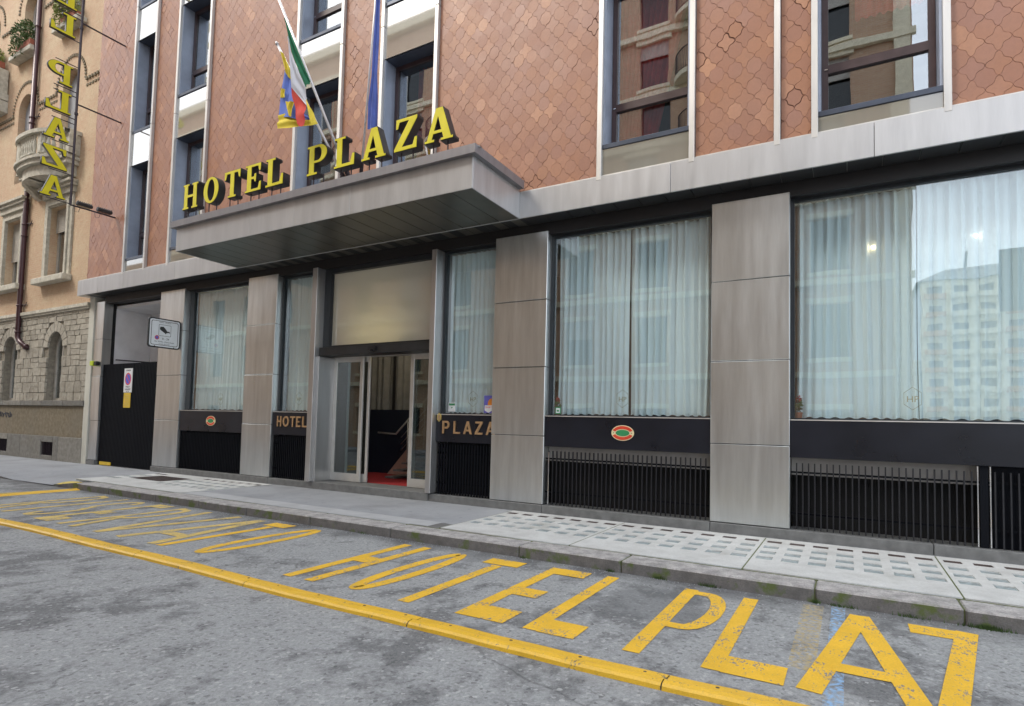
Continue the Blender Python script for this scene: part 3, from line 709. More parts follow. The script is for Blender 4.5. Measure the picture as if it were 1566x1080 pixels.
# fascia band ---------------------------------------------------------
ZF0, ZF1 = 5.105, 5.555
fs_x = [-19.93, -18.75, -17.40, -14.95, -12.75, -10.2, -7.6, -4.84, -2.28, .30, 2.9, 5.5, XR]
for a, b_ in zip(fs_x[:-1], fs_x[1:]):
    o = B('fascia_panel', 'zinc', H, a+.003, b_-.003, YM-.0, YM+.03, ZF0, ZF1, .004); o.rotation_euler = (R(rnd.uniform(-.25, .25)), 0, R(rnd.uniform(-.05, .05)))
B('fascia_flashing', 'mullion_metal', H, -19.93, XR, YM+.032, YM+.10, ZF1-.004, ZF1+.028)
MB().box(-19.93, -19.55, YM+.035, 9.3, ZF0+.003, ZF1-.006).build('fascia_return', 'zinc', H)
B('floor_slab', 'grey_render', H, XL+.05, XR, YM+.10, 12.5, 5.14, 5.50)
xx = XL+.35
while xx < XR:
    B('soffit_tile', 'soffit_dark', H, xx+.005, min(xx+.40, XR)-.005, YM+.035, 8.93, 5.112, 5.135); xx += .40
B('lintel_beam', 'black_beam', H, -19.1, XR, 8.94, 9.25, 4.90, 5.112)
# piers ----------------------------------------------------------------
def pier(x0, x1, joints, z1=4.955, mat='stainless'):
    core = B('pier', 'black_beam', H, x0+.012, x1-.012, 8.93, 9.24, .26, 4.90)
    zz = [.27]+joints+[z1]
    for a, b_ in zip(zz[:-1], zz[1:]):
        mb = MB(); mb.cbox(x0, x1, 8.9, 8.928, a+.005, b_-.005, .006); mb.box(x0, x0+.010, 8.928, 9.14, a+.005, b_-.005); mb.box(x1-.010, x1, 8.928, 9.14, a+.005, b_-.005)
        o = mb.build('cladding_panel', mat, core, at=((x0+x1)/2, 8.9, a)); o.rotation_euler = (R(rnd.uniform(-.5, .5)), 0, R(rnd.uniform(-.35, .35)))
pier(-1.75, -.70, [1.40, 2.595, 3.77]); pier(-5.515, -4.47, [1.42, 2.60, 3.765]); pier(-12.455, -11.42, [1.47, 2.62, 3.79]); pier(-16.14, -15.05, [1.50, 2.68, 3.85]); pier(-19.53, -19.06, [1.42, 2.72, 3.83])
pier(5.2, 6.25, [1.40, 2.595, 3.77])
# plinth course
px_ = [-16.14, -13.8, -11.4, -10.1]
for a, b_ in ((-16.14,-13.8),(-13.8,-11.4),(-11.4,-10.08),(-6.84,-4.46),(-4.46,-1.74),(-1.74,.9),(.9,3.4),(3.4,6),(6,9)):
    B('plinth_block', 'plinth_stone', H, a+.004, b_-.004, 8.86, 9.3, .10, .265, .006)
B('entrance_step', 'plinth_stone', H, -10.08, -6.845, 8.84, 9.6, .10, .285, .008)
B('plinth_block', 'plinth_stone', H, -19.53, -19.07, 8.87, 9.3, .0, .265)
# shop windows -----------------------------------------------------------
def shop_window(x0, x1, fl=.05, fr=.04, zt=4.90, div_=None, strip=True, dense=False):
    zb = 1.765
    fr_ = MB(); fr_.box(x0, x0+fl, 9.06, 9.16, zb+.02, zt); fr_.box(x1-fr, x1, 9.06, 9.16, zb+.02, zt); fr_.box(x0+fl, x1-fr, 9.065, 9.155, zt-.045, zt); fr_.box(x0+fl, x1-fr, 9.065, 9.155, zb+.003, zb+.024)
    f_ = fr_.build('shop_window', 'dark_frame', H, at=((x0+x1)/2, 9.1, zb))
    B('pane', 'shop_glass', f_, x0+fl, x1-fr, 9.097, 9.105, zb+.024, zt-.045)
    MB().box(x0, x1, 8.925, 9.06, zb-.012, zb+.002).build('sill', 'mullion_metal', f_)
    B('fascia_board', 'black_panel', H, x0+.004, x1-.004, 8.93, 8.95, 1.245, zb-.014, .003)
    MB().box(x0+.004, x1-.004, 9.30, 9.32, .2, 1.78).box(x0, x1, 8.955, 9.3, 1.245, 1.27).build('recess_back', 'void_black', H)
    if strip: B('ledge_strip', 'grey_render', H, x0+.01, x1-.01, 9.10, 9.29, 1.0, 1.243)
    gr = MB().box(x0+.01, x1-.01, 8.985, 8.997, 1.03, 1.055).box(x0+.01, x1-.01, 8.985, 8.997, .47, .495).build('grille', 'black_grille', H, at=((x0+x1)/2, 8.98, .27))
    pitch = .0735 if not dense else .062; bw = .008 if not dense else .013
    bm_ = MB().box(-bw, bw, -.012, .012, 0, .90 if strip else .955).mesh('grille_bar', 'bar_paint' if strip else 'black_grille')
    n = int((x1-x0-.04)/pitch); mid = (x0+x1)/2
    for i in range(n):
        xx = mid+(i-(n-1)/2)*pitch
        if div_ and abs(xx-div_) < .09: continue
        inst('grille_bar', bm_, gr, (xx, 8.972, .272))
    return f_
shop_window(-15.05, -12.455, .20, .03, strip=False, dense=True)
shop_window(-11.42, -10.12, .06, .02, strip=False, dense=True)
shop_window(-6.76, -5.515, .05, .02, strip=False, dense=True)
shop_window(-4.47, -1.75)
shop_window(-.70, 5.2, div_=1.42)
for x in (1.35, 1.47): B('grille_post', 'chrome', H, x-.006, x+.006, 8.955, 8.975, .27, 1.235)
B('grille_post', 'black_grille', H, 1.37, 1.45, 8.955, 9.0, .27, 1.243)
B('grille_backing', 'black_grille', H, 1.48, 5.18, 9.02, 9.04, .27, 1.24)
B('grille_post', 'chrome', H, -4.40, -4.385, 8.955, 8.97, .27, 1.15)
# entrance ---------------------------------------------------------------
B('door_post', 'stainless_bright', H, -10.115, -9.965, 8.78, 9.36, .285, 4.90, .006)
B('door_jamb', 'stainless_bright', H, -9.965, -9.90, 8.86, 9.36, .285, 2.97, .004)
B('door_post', 'stainless_bright', H, -6.885, -6.765, 8.80, 9.36, .285, 4.90, .006)
B('door_header', 'soffit_dark', H, -9.955, -6.89, 8.90, 9.34, 2.985, 3.165, .01)
mb = MB().box(-9.96, -9.78, 9.0, 9.2, 3.17, 4.9).box(-6.96, -6.89, 9.0, 9.2, 3.17, 4.9).box(-9.78, -6.96, 9.0, 9.2, 4.80, 4.9).box(-9.78, -6.96, 9.0, 9.2, 3.17, 3.21)
tf = mb.build('transom_frame', 'dark_frame', H); B('pane', 'frosted_glass', tf, -9.78, -6.96, 9.09, 9.10, 3.21, 4.80)
MB().box(-8.5, -8.3, 8.86, 8.9, 3.04, 3.12).lathe((-8.4, 8.86, 3.0), [(.03, 0), (.05, .03), (.03, .06)], 10).build('motion_sensor', 'black_beam', H)
def leaf(x0, x1, y, sw=.09):
    mb = MB(); z0, z1 = .295, 2.975
    mb.cbox(x0, x0+sw, y, y+.045, z0, z1, .004); mb.cbox(x1-sw, x1, y, y+.045, z0, z1, .004); mb.box(x0+sw, x1-sw, y+.003, y+.042, z0, z0+.17); mb.box(x0+sw, x1-sw, y+.003, y+.042, z1-.1, z1)
    l_ = mb.build('door_leaf', 'white_frame', H, at=((x0+x1)/2, y, z0)); B('pane', 'door_glass', l_, x0+sw, x1-sw, y+.018, y+.024, z0+.17, z1-.1)
leaf(-9.90, -9.03, 9.30); leaf(-9.55, -8.90, 9.37, .06); leaf(-7.73, -7.05, 9.30); leaf(-7.68, -6.9, 9.37, .06)
B('door_track', 'white_frame', H, -9.9, -6.9, 9.28, 9.42, 2.975, 3.0)
# interior shell
sh = MB(); sh.box(XL, XR, 12.5, 12.7, 0, TOP).box(XL, XL+.2, 9.3, 12.5, 5.2, TOP).box(XR-.1, XR, 9.3, 12.5, 0, TOP).box(XL, XR, 8.8, 12.7, TOP, TOP+.3)
sh.build('inner_wall', 'room_wall', H)
for z in (9.2, 12.85): B('floor_slab', 'room_floor', H, XL+.25, XR-.15, 9.31, 12.45, z, z+.3)
B('ground_floor_slab', 'room_floor', H, -16.0, XR-.15, 9.6, 12.45, 0, .28)
B('carpet', 'red_carpet', H, -10.6, -6.6, 9.45, 12.4, .285, .293)
B('partition', 'room_wall', H, -11.0, -10.9, 9.35, 12.4, .29, 4.9); B('partition', 'room_wall', H, -6.5, -6.4, 9.35, 12.4, .29, 4.9)
B('partition', 'room_wall', H, -16.05, -15.95, 9.35, 12.4, .29, 4.9)
B('back_panel', 'lobby_blue', H, -13.5, -6.52, 11.40, 11.46, .295, 1.90)
mb = MB(); mb.grid(lambda u, v: (-12.0+5.4*u, 11.6+.05*math.sin(u*150)+.03*math.sin(u*61), 1.9+3.0*v), 260, 1)
tag(mb.build('lobby_curtain', 'drape_grey', None, True), 'grey pleated curtain hanging behind the stair inside the lobby', 'curtain')
MB().box(-10.0, -9.93, 11.36, 11.39, 1.9, 4.9).build('column', 'black_beam', H)
st = MB(); st.add([(-9.95,11.2,.3),(-8.35,11.2,2.0),(-8.35,11.2,1.2),(-9.2,11.2,.3),(-9.95,11.35,.3),(-8.35,11.35,2.0),(-8.35,11.35,1.2),(-9.2,11.35,.3)],[(0,3,2,1),(4,5,6,7),(0,1,5,4)])
stair = st.build('staircase', 'pink_stone', H)
for i in range(7): B('stair_step', 'plinth_stone', stair, -9.3+i*.24, -9.0+i*.24, 10.4, 11.19, .3+i*.17, .34+i*.17)
rail = MB(); rail.tube([(-10.2,11.1,1.32),(-9.62,11.1,1.30),(-8.4,11.1,2.45)], .022, 8)
for k in (.18, .34, .50): rail.tube([(-9.45,11.1,1.40-k),(-8.4,11.1,2.40-k)], .009, 6)
for x, z in ((-9.25, 1.62), (-8.75, 2.1)): rail.tube([(x,11.1,z-1.1),(x,11.1,z)], .014, 6)
rail.build('handrail', 'white_frame', H, True)
# lobby lamp that glows through the transom
lamp = thing('lobby_lamp', 'warm lit ceiling lamp seen as a glow behind the frosted transom', 'lamp', (-8.50, 9.95, 3.30))
MB().lathe((-8.50, 9.95, 3.36), [(.02, 0), (.09, .03), (.09, .10), (.05, .14)], 14).build('bulb', 'lamp_glow', lamp, True)
MB().tube([(-8.50,9.95,3.5),(-8.50,9.95,4.85)], .008, 6).build('stem', 'iron_dark', lamp)
ll = bpy.data.lights.new('lobby_light', 'SPOT'); ll.energy = 20; ll.spot_size = R(130); ll.spot_blend = 1; ll.color = (1, .80, .34); ll.shadow_soft_size = .3
for lx in (-8.85, -8.15):
    lo = bpy.data.objects.new('lobby_light', ll); link(lo, lamp, (lx, 9.86, 3.34)); lo.rotation_euler = (R(104), 0, R(180))
l3 = bpy.data.lights.new('ceiling_light', 'POINT'); l3.energy = 16; l3.color = (1, .86, .66); l3.shadow_soft_size = .1
cl_ = thing('ceiling_lamp', 'small round ceiling lamp inside the entrance lobby', 'lamp', (-9.0, 10.5, 4.6))
lo = bpy.data.objects.new('ceiling_light', l3); link(lo, cl_, (-9.0, 10.5, 4.45))
MB().lathe((-9.0, 10.5, 4.6), [(.09, 0), (.12, .03), (.12, .06)], 16).build('shade', 'lamp_white', cl_, True)
MB().tube([(-9.0,10.5,4.65),(-9.0,10.5,5.13)], .01, 6).build('stem', 'iron_dark', cl_)
# small lit spots behind the big right window
for i, x in enumerate((.30, 1.40)):
    sp_ = thing('ceiling_spot', ['small warm lit spot lamp high behind the left curtain of the widest window', 'small pale lit spot lamp high behind the right side of the widest window'][i], 'lamp', (x, 9.2, 4.12), 'spot lamps behind the right window')
    MB().lathe((x, 9.2, 4.10), [(.012, 0), (.022, .012), (.022, .03), (.012, .04)], 10).build('bulb', 'lamp_glow' if i == 0 else 'lamp_white', sp_, True)
    MB().tube([(x,9.2,4.14),(x,9.2,4.88)], .003, 5).build('stem', 'white_frame', sp_)
# canopy -----------------------------------------------------------------
cx0, cx1, cy0 = -12.42, -4.845, 7.10
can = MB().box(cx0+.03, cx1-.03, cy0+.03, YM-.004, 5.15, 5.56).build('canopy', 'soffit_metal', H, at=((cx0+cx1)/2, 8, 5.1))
for a, b_ in zip((cx0, -10.0, -8.75, -7.35), (-10.0, -8.75, -7.35, cx1)): B('canopy_panel', 'zinc', can, a+.002, b_-.002, cy0, cy0+.02, 5.105, 5.60, .003)
B('canopy_panel', 'zinc', can, cx1-.02, cx1, cy0+.022, YM-.003, 5.105, 5.60, .003); B('canopy_panel', 'zinc', can, cx0, cx0+.02, cy0+.022, YM-.003, 5.105, 5.60, .003)
lp = MB(); lp.box(cx0-.10, cx1+.09, cy0-.085, cy0+.12, 5.60, 5.735); lp.box(cx1-.12, cx1+.09, cy0+.123, YM-.02, 5.60, 5.735); lp.box(cx0-.10, cx0+.12, cy0+.123, YM-.02, 5.60, 5.735); lp.build('canopy_lip', 'lip_metal', can)
B('canopy_roof', 'zinc', can, cx0+.1, cx1-.1, cy0+.1, YM-.03, 5.58, 5.62)
MB().box(cx1+.07, cx1+.14, cy0-.02, cy0+.03, 5.70, 5.72).build('clip', 'chrome', can)
nb = 20
for i in range(nb):
    a = cx0+.022+(cx1-cx0-.044)*i/nb; b_ = cx0+.022+(cx1-cx0-.044)*(i+1)/nb
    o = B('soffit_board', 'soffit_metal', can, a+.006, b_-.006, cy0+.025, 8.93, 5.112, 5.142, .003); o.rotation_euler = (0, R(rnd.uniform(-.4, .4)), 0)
# yard gate and alcove
al = MB(); al.box(-19.3, -19.10, 9.145, 10.3, 0, 4.78).box(-19.3, -15.9, 10.3, 10.45, 0, 4.78); al.box(-19.1, -16.1, 9.26, 10.3, 4.78, 4.86); al.build('alcove_wall', 'white_render', H)
MB().tube([(-19.08,9.3,3.25),(-18.4,10.28,3.22),(-17.3,10.28,3.22)], .02, 6).build('cable', 'iron_dark', H)
gate = MB().box(-19.04, -16.16, 8.99, 9.01, .16, 3.05).build('yard_gate', 'black_beam', H, at=(-17.6, 9, .13))
sm = MB().cbox(-.030, .030, -.02, .012, 0, 2.92, .004).mesh('gate_slat', 'black_grille')
for i in range(40): inst('gate_slat', sm, gate, (-19.0+.073*i, 8.975, .15))
MB().box(-18.9, -18.3, 8.93, 8.953, .15, .24).build('warning_strip', 'sign_yellow', gate)

# ================================================================== curtains (hang behind the glass)
def curtain(x0, x1, label, z0=1.80, z1=4.86, amp=.042, seed=1, y=9.22, mat='sheer_curtain', lean=0, wl_=.115, group='sheer curtains behind the ground floor windows'):
    rr = random.Random(seed); ph = [rr.uniform(0, 6.3) for _ in range(6)]; n = int((x1-x0)/.0085); K = []
    x = x0; hs = []
    def fy(X, v):
        q = X/wl_*2*math.pi
        return amp*(math.sin(q+1.3*math.sin(X*2.3+ph[0]))+.45*math.sin(q*.47+ph[1])+.35*math.sin(q*1.73+ph[2]))*(.72+.28*v if True else 1)*(1-.35*math.sin(X*.9+ph[3])**2)
    def fn(u, v):
        X = x0+(x1-x0)*u+lean*(1-v)*(u-.5)+.02*math.sin((1-v)*3+X0(u))*(1-v); return (X, y+fy(x0+(x1-x0)*u, v)+.012*math.sin(v*5+u*19), z0+(z1-z0)*v+(.012*math.sin(u*60) if v == 0 else 0))
    def X0(u): return u*9+ph[4]
    mb = MB(); mb.grid(fn, n, 8); o = mb.build('curtain', mat, None, True, at=((x0+x1)/2, y, z0)); tag(o, label, 'curtain', group); return o
curtain(-14.84, -12.49, 'pale sheer curtain in the window between the yard gate and the HOTEL panel', seed=1, amp=.025)
curtain(-11.35, -10.15, 'narrow pale curtain above the gold HOTEL letters', seed=2, amp=.025)
curtain(-6.70, -5.55, 'narrow pale curtain above the gold PLAZA letters', seed=3, amp=.03)
curtain(-4.36, -3.10, 'left half of the sheer curtain pair above the left oval emblem window centre', seed=4)
curtain(-3.09, -1.80, 'right half of the sheer curtain pair in the window left of the broad steel pier', seed=5)
curtain(-.62, .78, 'sheer curtain left of the gap in the widest window', seed=6, lean=.05)
curtain(.80, 2.6, 'sheer curtain right of the gap in the widest window', seed=7, z1=4.9)
curtain(2.6, 5.0, 'sheer curtain at the far right end of the widest window', seed=8)
# drapes upstairs
def drape(x0, x1, z0, z1, mat, label, seed, y=9.12, skew=0):
    rr = random.Random(seed); p = rr.uniform(0, 6); mb = MB()
    mb.grid(lambda u, v: (x0+(x1-x0)*u*(1-skew*(1-v)), y+.03*math.sin(u*(x1-x0)/.1*6.28+p)+.012*math.sin(u*31), z0+(z1-z0)*v), int((x1-x0)/.012), 6)
    o = mb.build('drape', mat, None, True, at=(x0, y, z0)); tag(o, label, 'drape', 'drapes behind the upper windows')
drape(-3.26, -2.05, 6.15, 8.8, 'red_bright', 'long red drape in the upper window above the steel fascia left of the double mullion', 1, y=9.03, skew=.5)
drape(.1, .9, 7.25, 8.8, 'red_bright', 'short red drape at the top of the rightmost upper window', 2, y=9.03)
drape(-10.5, -9.7, 6.1, 8.8, 'sheer_room', 'grey sheer drape in the upper window behind the letter P', 3)
drape(-15.2, -14.4, 6.1, 8.8, 'sheer_room', 'grey sheer drape in the upper window behind the letter H', 4)
drape(-7.6, -6.85, 6.6, 8.8, 'red_drape', 'dark red drape in the upper window behind the letter Z', 5)
drape(-10.1, -9.4, 7.4, 8.8, 'red_drape', 'dark red drape at the top of the upper window behind the flagpoles', 6)

# ================================================================== SIGNS
SL = {
 'H': ([[(0,0),(.38,0),(.38,.1),(.31,.1),(.31,.44),(.62,.44),(.62,.1),(.55,.1),(.55,0),(.93,0),(.93,.1),(.86,.1),(.86,.9),(.93,.9),(.93,1),(.55,1),(.55,.9),(.62,.9),(.62,.57),(.31,.57),(.31,.9),(.38,.9),(.38,1),(0,1),(0,.9),(.07,.9),(.07,.1),(0,.1)]], .93),
 'T': ([[(.22,0),(.68,0),(.68,.1),(.57,.1),(.57,.88),(.74,.88),(.80,.68),(.9,.68),(.9,1),(0,1),(0,.68),(.1,.68),(.16,.88),(.33,.88),(.33,.1),(.22,.1)]], .9),
 'E': ([[(0,0),(.82,0),(.82,.34),(.72,.34),(.66,.12),(.33,.12),(.33,.44),(.44,.44),(.48,.34),(.57,.34),(.57,.66),(.48,.66),(.44,.56),(.33,.56),(.33,.88),(.64,.88),(.69,.7),(.79,.7),(.79,1),(0,1),(0,.9),(.09,.9),(.09,.1),(0,.1)]], .82),
 'L': ([[(0,0),(.82,0),(.82,.4),(.72,.4),(.64,.13),(.33,.13),(.33,.9),(.45,.9),(.45,1),(0,1),(0,.9),(.09,.9),(.09,.1),(0,.1)]], .82),
 'P': ([[(0,0),(.46,0),(.46,.1),(.33,.1),(.33,.38),(.5,.38)]+ell(.5,.69,.36,.31,12,-80,80)+[(.5,1),(0,1),(0,.9),(.09,.9),(.09,.1),(0,.1)],
        [(.33,.49),(.48,.49)]+ell(.48,.69,.13,.2,8,-70,70)+[(.48,.89),(.33,.89)]], .86),
 'A': ([[(0,0),(.36,0),(.36,.1),(.28,.1),(.32,.23),(.60,.23),(.64,.1),(.56,.1),(.56,0),(1,0),(1,.1),(.93,.1),(.62,1),(.37,1),(.08,.1),(0,.1)], [(.355,.35),(.56,.35),(.46,.68)]], 1),
 'Z': ([[(0,0),(.85,0),(.85,.36),(.75,.36),(.68,.14),(.33,.14),(.84,.9),(.84,1),(.05,1),(.05,.68),(.15,.68),(.2,.87),(.5,.87),(0,.1)]], .85),
 'O': ([ell(.45,.5,.45,.51,32), ell(.45,.5,.19,.39,28)], .9)}
sign = thing('roof_sign', 'yellow slab serif HOTEL PLAZA letters standing on the entrance canopy', 'sign', (-8.9, 7.3, 5.73))
for ch, x0, x1 in (('H',-12.49,-11.95),('O',-11.76,-11.24),('T',-11.06,-10.54),('E',-10.39,-9.90),('L',-9.77,-9.26),('P',-8.62,-8.10),('L',-7.92,-7.42),('A',-7.26,-6.70),('Z',-6.53,-6.04),('A',-5.89,-5.32)):
    polys, w = SL[ch]; sx_ = (x1-x0)/w; hh = .56
    P = [[(x*sx_, y*hh) for x, y in p] for p in polys]
    lt = flat('letter', P, 'letter_black', sign, (x0, 7.32, 6.045), 'front', .15)
    flat('letter_face', P, 'letter_yellow', lt, (x0, 7.239, 6.045), 'front', .008, off=-.011)
    mb = MB()
    for k in (.25, .75): mb.box(x0+(x1-x0)*k-.008, x0+(x1-x0)*k+.008, 7.29, 7.306, 5.63, 6.05+(.0 if ch != 'O' else .03))
    mb.build('letter_post', 'iron_dark', sign, at=((x0+x1)/2, 7.3, 5.62))
# projecting vertical sign on the left, seen from its back
VX = -18.15
vs_ = thing('projecting_sign', 'vertical yellow HOTEL PLAZA letters on a dark pole, seen from the back', 'sign', (VX, 7.5, 7.2))
mb = MB(); mb.tube([(VX,7.50,7.22),(VX,7.50,19)], .032, 8)
for z in (7.24, 8.02, 8.62, 8.80, 9.42, 9.56, 10.17, 10.30, 11.0, 11.70, 12.34, 12.45, 13.1, 13.25, 13.85, 14, 14.6, 14.75, 15.4): mb.tube([(VX,6.95,z),(VX,7.5,z)], .012, 6)
mb.build('pole', 'iron_dark', vs_)
for z in (7.22, 10.0, 12.28, 15.5): MB().tube([(VX,7.5,z),(VX,8.615,z)], .022, 8).build('bracket_arm', 'iron_dark', vs_)
for z in (9.7, 12.1, 14.0): MB().lathe((VX, 7.5, z), [(.045, 0), (.045, .06)], 10).build('pole_collar', 'iron_dark', vs_)
for ch, z in (('A',7.285),('Z',8.06),('A',8.84),('L',9.60),('P',10.36),('L',11.73),('E',12.50),('T',13.28),('O',14.05),('H',14.8)):
    polys, w = SL[ch]; sx_ = .58/w; P = [[(x*sx_, y*.57) for x, y in p] for p in polys]
    lt = flat('letter', P, 'letter_black', vs_, (VX, 7.36, z), 'left', .07)
    P2 = P
    flat('letter_face', P2, 'letter_yellow', lt, (VX+.0385, 7.36, z), 'left', .006, off=-.010)
    flat('letter_face', P2, 'letter_yellow', lt, (VX-.0385, 7.36, z), 'left', .006, off=-.010)
for i, y in enumerate((7.83, 8.33)):
    fl = thing('floodlight', ['black floodlight on the sign bracket, nearer the pole', 'black floodlight on the sign bracket, nearer the tiled wall'][i], 'floodlight', (VX, y, 7.24), 'floodlights under the projecting sign')
    mb = MB(); mb.cbox(VX-.07, VX+.07, y-.19, y+.19, 7.27, 7.36, .02)
    for k in range(8): mb.box(VX-.06, VX+.06, y-.17+k*.046, y-.16+k*.046, 7.36, 7.385)
    mb.build('housing', 'letter_black', fl)
    MB().box(VX-.055, VX+.055, y-.16, y+.16, 7.262, 7.269).build('lens', 'dark_window', fl)
    MB().tube([(VX,y-.1,7.22),(VX+.02,y-.14,7.08),(VX,y-.22,7.07),(VX,y-.24,7.2)], .006, 5).build('cable', 'iron_dark', fl)

# gold letters on the two black boards
def sans(ch):
    s_ = .17
    return {'H': [[(0,0),(s_,0),(s_,.42),(.62-s_,.42),(.62-s_,0),(.62,0),(.62,1),(.62-s_,1),(.62-s_,.58),(s_,.58),(s_,1),(0,1)]],
     'O': [ell(.42,.5,.42,.5,28), ell(.42,.5,.25,.34,24)], 'T': [[(.27,0),(.27+s_,0),(.27+s_,.85),(.7,.85),(.7,1),(0,1),(0,.85),(.27,.85)]],
     'E': [[(0,0),(.6,0),(.6,.15),(s_,.15),(s_,.43),(.45,.43),(.45,.57),(s_,.57),(s_,.85),(.62,.85),(.62,1),(0,1)]],
     'L': [[(0,0),(.62,0),(.62,.15),(s_,.15),(s_,1),(0,1)]],
     'P': [[(0,0),(s_,0),(s_,.38),(.4,.38)]+ell(.4,.69,.28,.31,10,-80,80)+[(.4,1),(0,1)], [(s_,.53),(.38,.53)]+ell(.38,.69,.12,.16,8,-70,70)+[(.38,.85),(s_,.85)]],
     'A': [[(0,0),(s_,0),(.26,.22),(.54,.22),(.63,0),(.8,0),(.48,1),(.32,1)], [(.30,.36),(.5,.36),(.4,.68)]],
     'Z': [[(0,0),(.68,0),(.68,.15),(.24,.15),(.68,.86),(.68,1),(.04,1),(.04,.85),(.44,.85),(0,.14)]]}[ch]
for word, xs_, z, lab in (('HOTEL', (-11.235, -11.04, -10.80, -10.60, -10.405), 1.43, 'gold metal HOTEL letters on the black board left of the entrance'),
                     ('PLAZA', (-6.60, -6.345, -6.125, -5.87, -5.635), 1.405, 'gold metal PLAZA letters on the black board right of the entrance')):
    t_ = thing('brass_lettering', lab, 'lettering', ((xs_[0]+xs_[-1])/2, 8.92, z), 'gold words beside the entrance')
    for ch, x in zip(word, xs_): flat('letter', [[(a*.235, b_*.235) for a, b_ in p] for p in sans(ch)], 'brass', t_, (x, 8.918, z), 'front', .02)
hx = thing('hexagon_plaque', 'small gold hexagonal plaque above the letter P of PLAZA', 'plaque', (-6.685, 8.92, 1.71))
flat('plate', [[(.055*math.cos(R(30+60*i)), .085*math.sin(R(30+60*i))) for i in range(6)]], 'brass_hex', hx, (-6.685, 8.92, 1.705), 'front', .014)
flat('centre', [[(.035*math.cos(R(30+60*i)), .055*math.sin(R(30+60*i))) for i in range(6)]], 'brass', hx, (-6.685, 8.911, 1.705), 'front', .006)
for i, (cx, lab) in enumerate(((-3.09, 'red and green oval emblem on the black board left of the broad steel pier'), (-13.70, 'red and green oval emblem on the black board beside the yard gate pier'))):
    e = thing('oval_emblem', lab, 'emblem', (cx, 8.92, 1.51), 'oval emblems on the black boards'); c_ = (cx, 8.925, 1.51)
    flat('plate', [ell(0, 0, .185, .122)], 'emblem_cream', e, c_, 'front', .012)
    ring = lambda a0, a1: ell(0, 0, .172, .110, 20, a0, a1)+ell(0, 0, .125, .062, 20, a1, a0)
    for a0, a1 in ((20, 160), (200, 340)): flat('red_band', [ell(0,0,.172,.110,20,a0,a1)+[(.125*math.cos(R(a1-(a1-a0)*k/20)), .062*math.sin(R(a1-(a1-a0)*k/20))) for k in range(21)]], 'emblem_red', e, (cx, 8.9175, 1.51), 'front', .003)
    flat('green_centre', [ell(0, 0, .112, .050)], 'sign_green', e, (cx, 8.9172, 1.51), 'front', .0036)
    mb = MB()
    for s_ in (-.148, .148): flat('star', [[((.010 if k % 2 else .004)*math.cos(R(36*k))+s_, (.010 if k % 2 else .004)*math.sin(R(36*k))) for k in range(10)]], 'sign_black', e, (cx, 8.9175, 1.51), 'front', .003)
# monograms on the glass
for i, (cx, lab) in enumerate(((-13.6, 'faint gold HP monogram on the window beside the yard gate pier'), (-10.75, 'faint gold HP monogram on the window above HOTEL'), (-6.05, 'faint gold HP monogram on the window above PLAZA'), (-3.16, 'faint gold HP monogram on the window above the oval emblem left of the broad pier'), (.72, 'faint gold HP monogram low on the widest window'))):
    t_ = thing('monogram', lab, 'decal', (cx, 9.09, 2.05), 'gold monograms on the windows'); hexo = lambda r: [(r*.85*math.cos(R(30+60*k)), r*1.15*math.sin(R(30+60*k))) for k in range(6)]
    flat('outline', [hexo(.13), hexo(.125)], 'old_gold', t_, (cx, 9.092, 2.06), 'front', .002)
    place(text_mesh('HP', .11), 'letters', 'old_gold', t_, (cx, 9.092, 2.015), 'front')
# window stickers
def sticker(x0, x1, z0, z1, label, kind, y=9.088):
    t_ = thing('window_sticker', label, 'sticker', ((x0+x1)/2, y, z0), 'stickers on the ground floor windows'); c_ = ((x0+x1)/2, y, (z0+z1)/2); w, h = (x1-x0)/2, (z1-z0)/2
    if kind == 'g':
        flat('sheet', [rect(-w, w, -h, h)], 'sign_white', t_, c_, 'front', .002); flat('band', [rect(-w*.85, w*.85, h*.35, h*.8)], 'sign_green', t_, (c_[0], y-.002, c_[2]), 'front', .001)
        flat('mark', [[(-w*.3,0),(w*.3,0),(0,-h*.35)]], 'sign_green', t_, (c_[0], y-.002, c_[2]-.0), 'front', .001)
    elif kind == 'gg':
        flat('sheet', [rect(-w, w, -h, h)], 'sign_green', t_, c_, 'front', .002); flat('inner', [rect(-w*.75, w*.75, -h*.7, h*.7)], 'sign_white', t_, (c_[0], y-.002, c_[2]), 'front', .001)
        flat('mark', [rect(-w*.4, w*.4, -h*.35, h*.2)], 'sign_green', t_, (c_[0], y-.0035, c_[2]), 'front', .001)
    else:
        flat('sheet', [rect(-w, w, -h, h)], 'sign_violet', t_, c_, 'front', .002); flat('arc', [ell(w*.35, h*.05, w*.65, h*.6, 20, 0, 180)+[(-w*.3,-h*.2),(w,-h*.2)]], 'sign_orange', t_, (c_[0], y-.002, c_[2]), 'front', .001)
        flat('badge', [[(-w*.85,-.02),(w*.55,-.02),(w*.55,-h*.7),(-w*.15,-h*.97),(-w*.85,-h*.7)]], 'sign_white', t_, (c_[0], y-.0035, c_[2]), 'front', .001)
        place(text_mesh('SMART', .045), 'lettering', 'sign_red', t_, (c_[0]-w*.15, y-.0045, c_[2]-.07), 'front')
sticker(-6.60, -6.44, 1.82, 1.99, 'pale green square sticker at the bottom left of the window above PLAZA', 'g')
sticker(-5.80, -5.565, 1.80, 2.12, 'blue and orange sticker at the bottom right of the window above PLAZA', 'v')
sticker(-4.35, -4.25, 1.80, 1.92, 'small green sticker at the bottom left of the window with two curtains', 'gg')
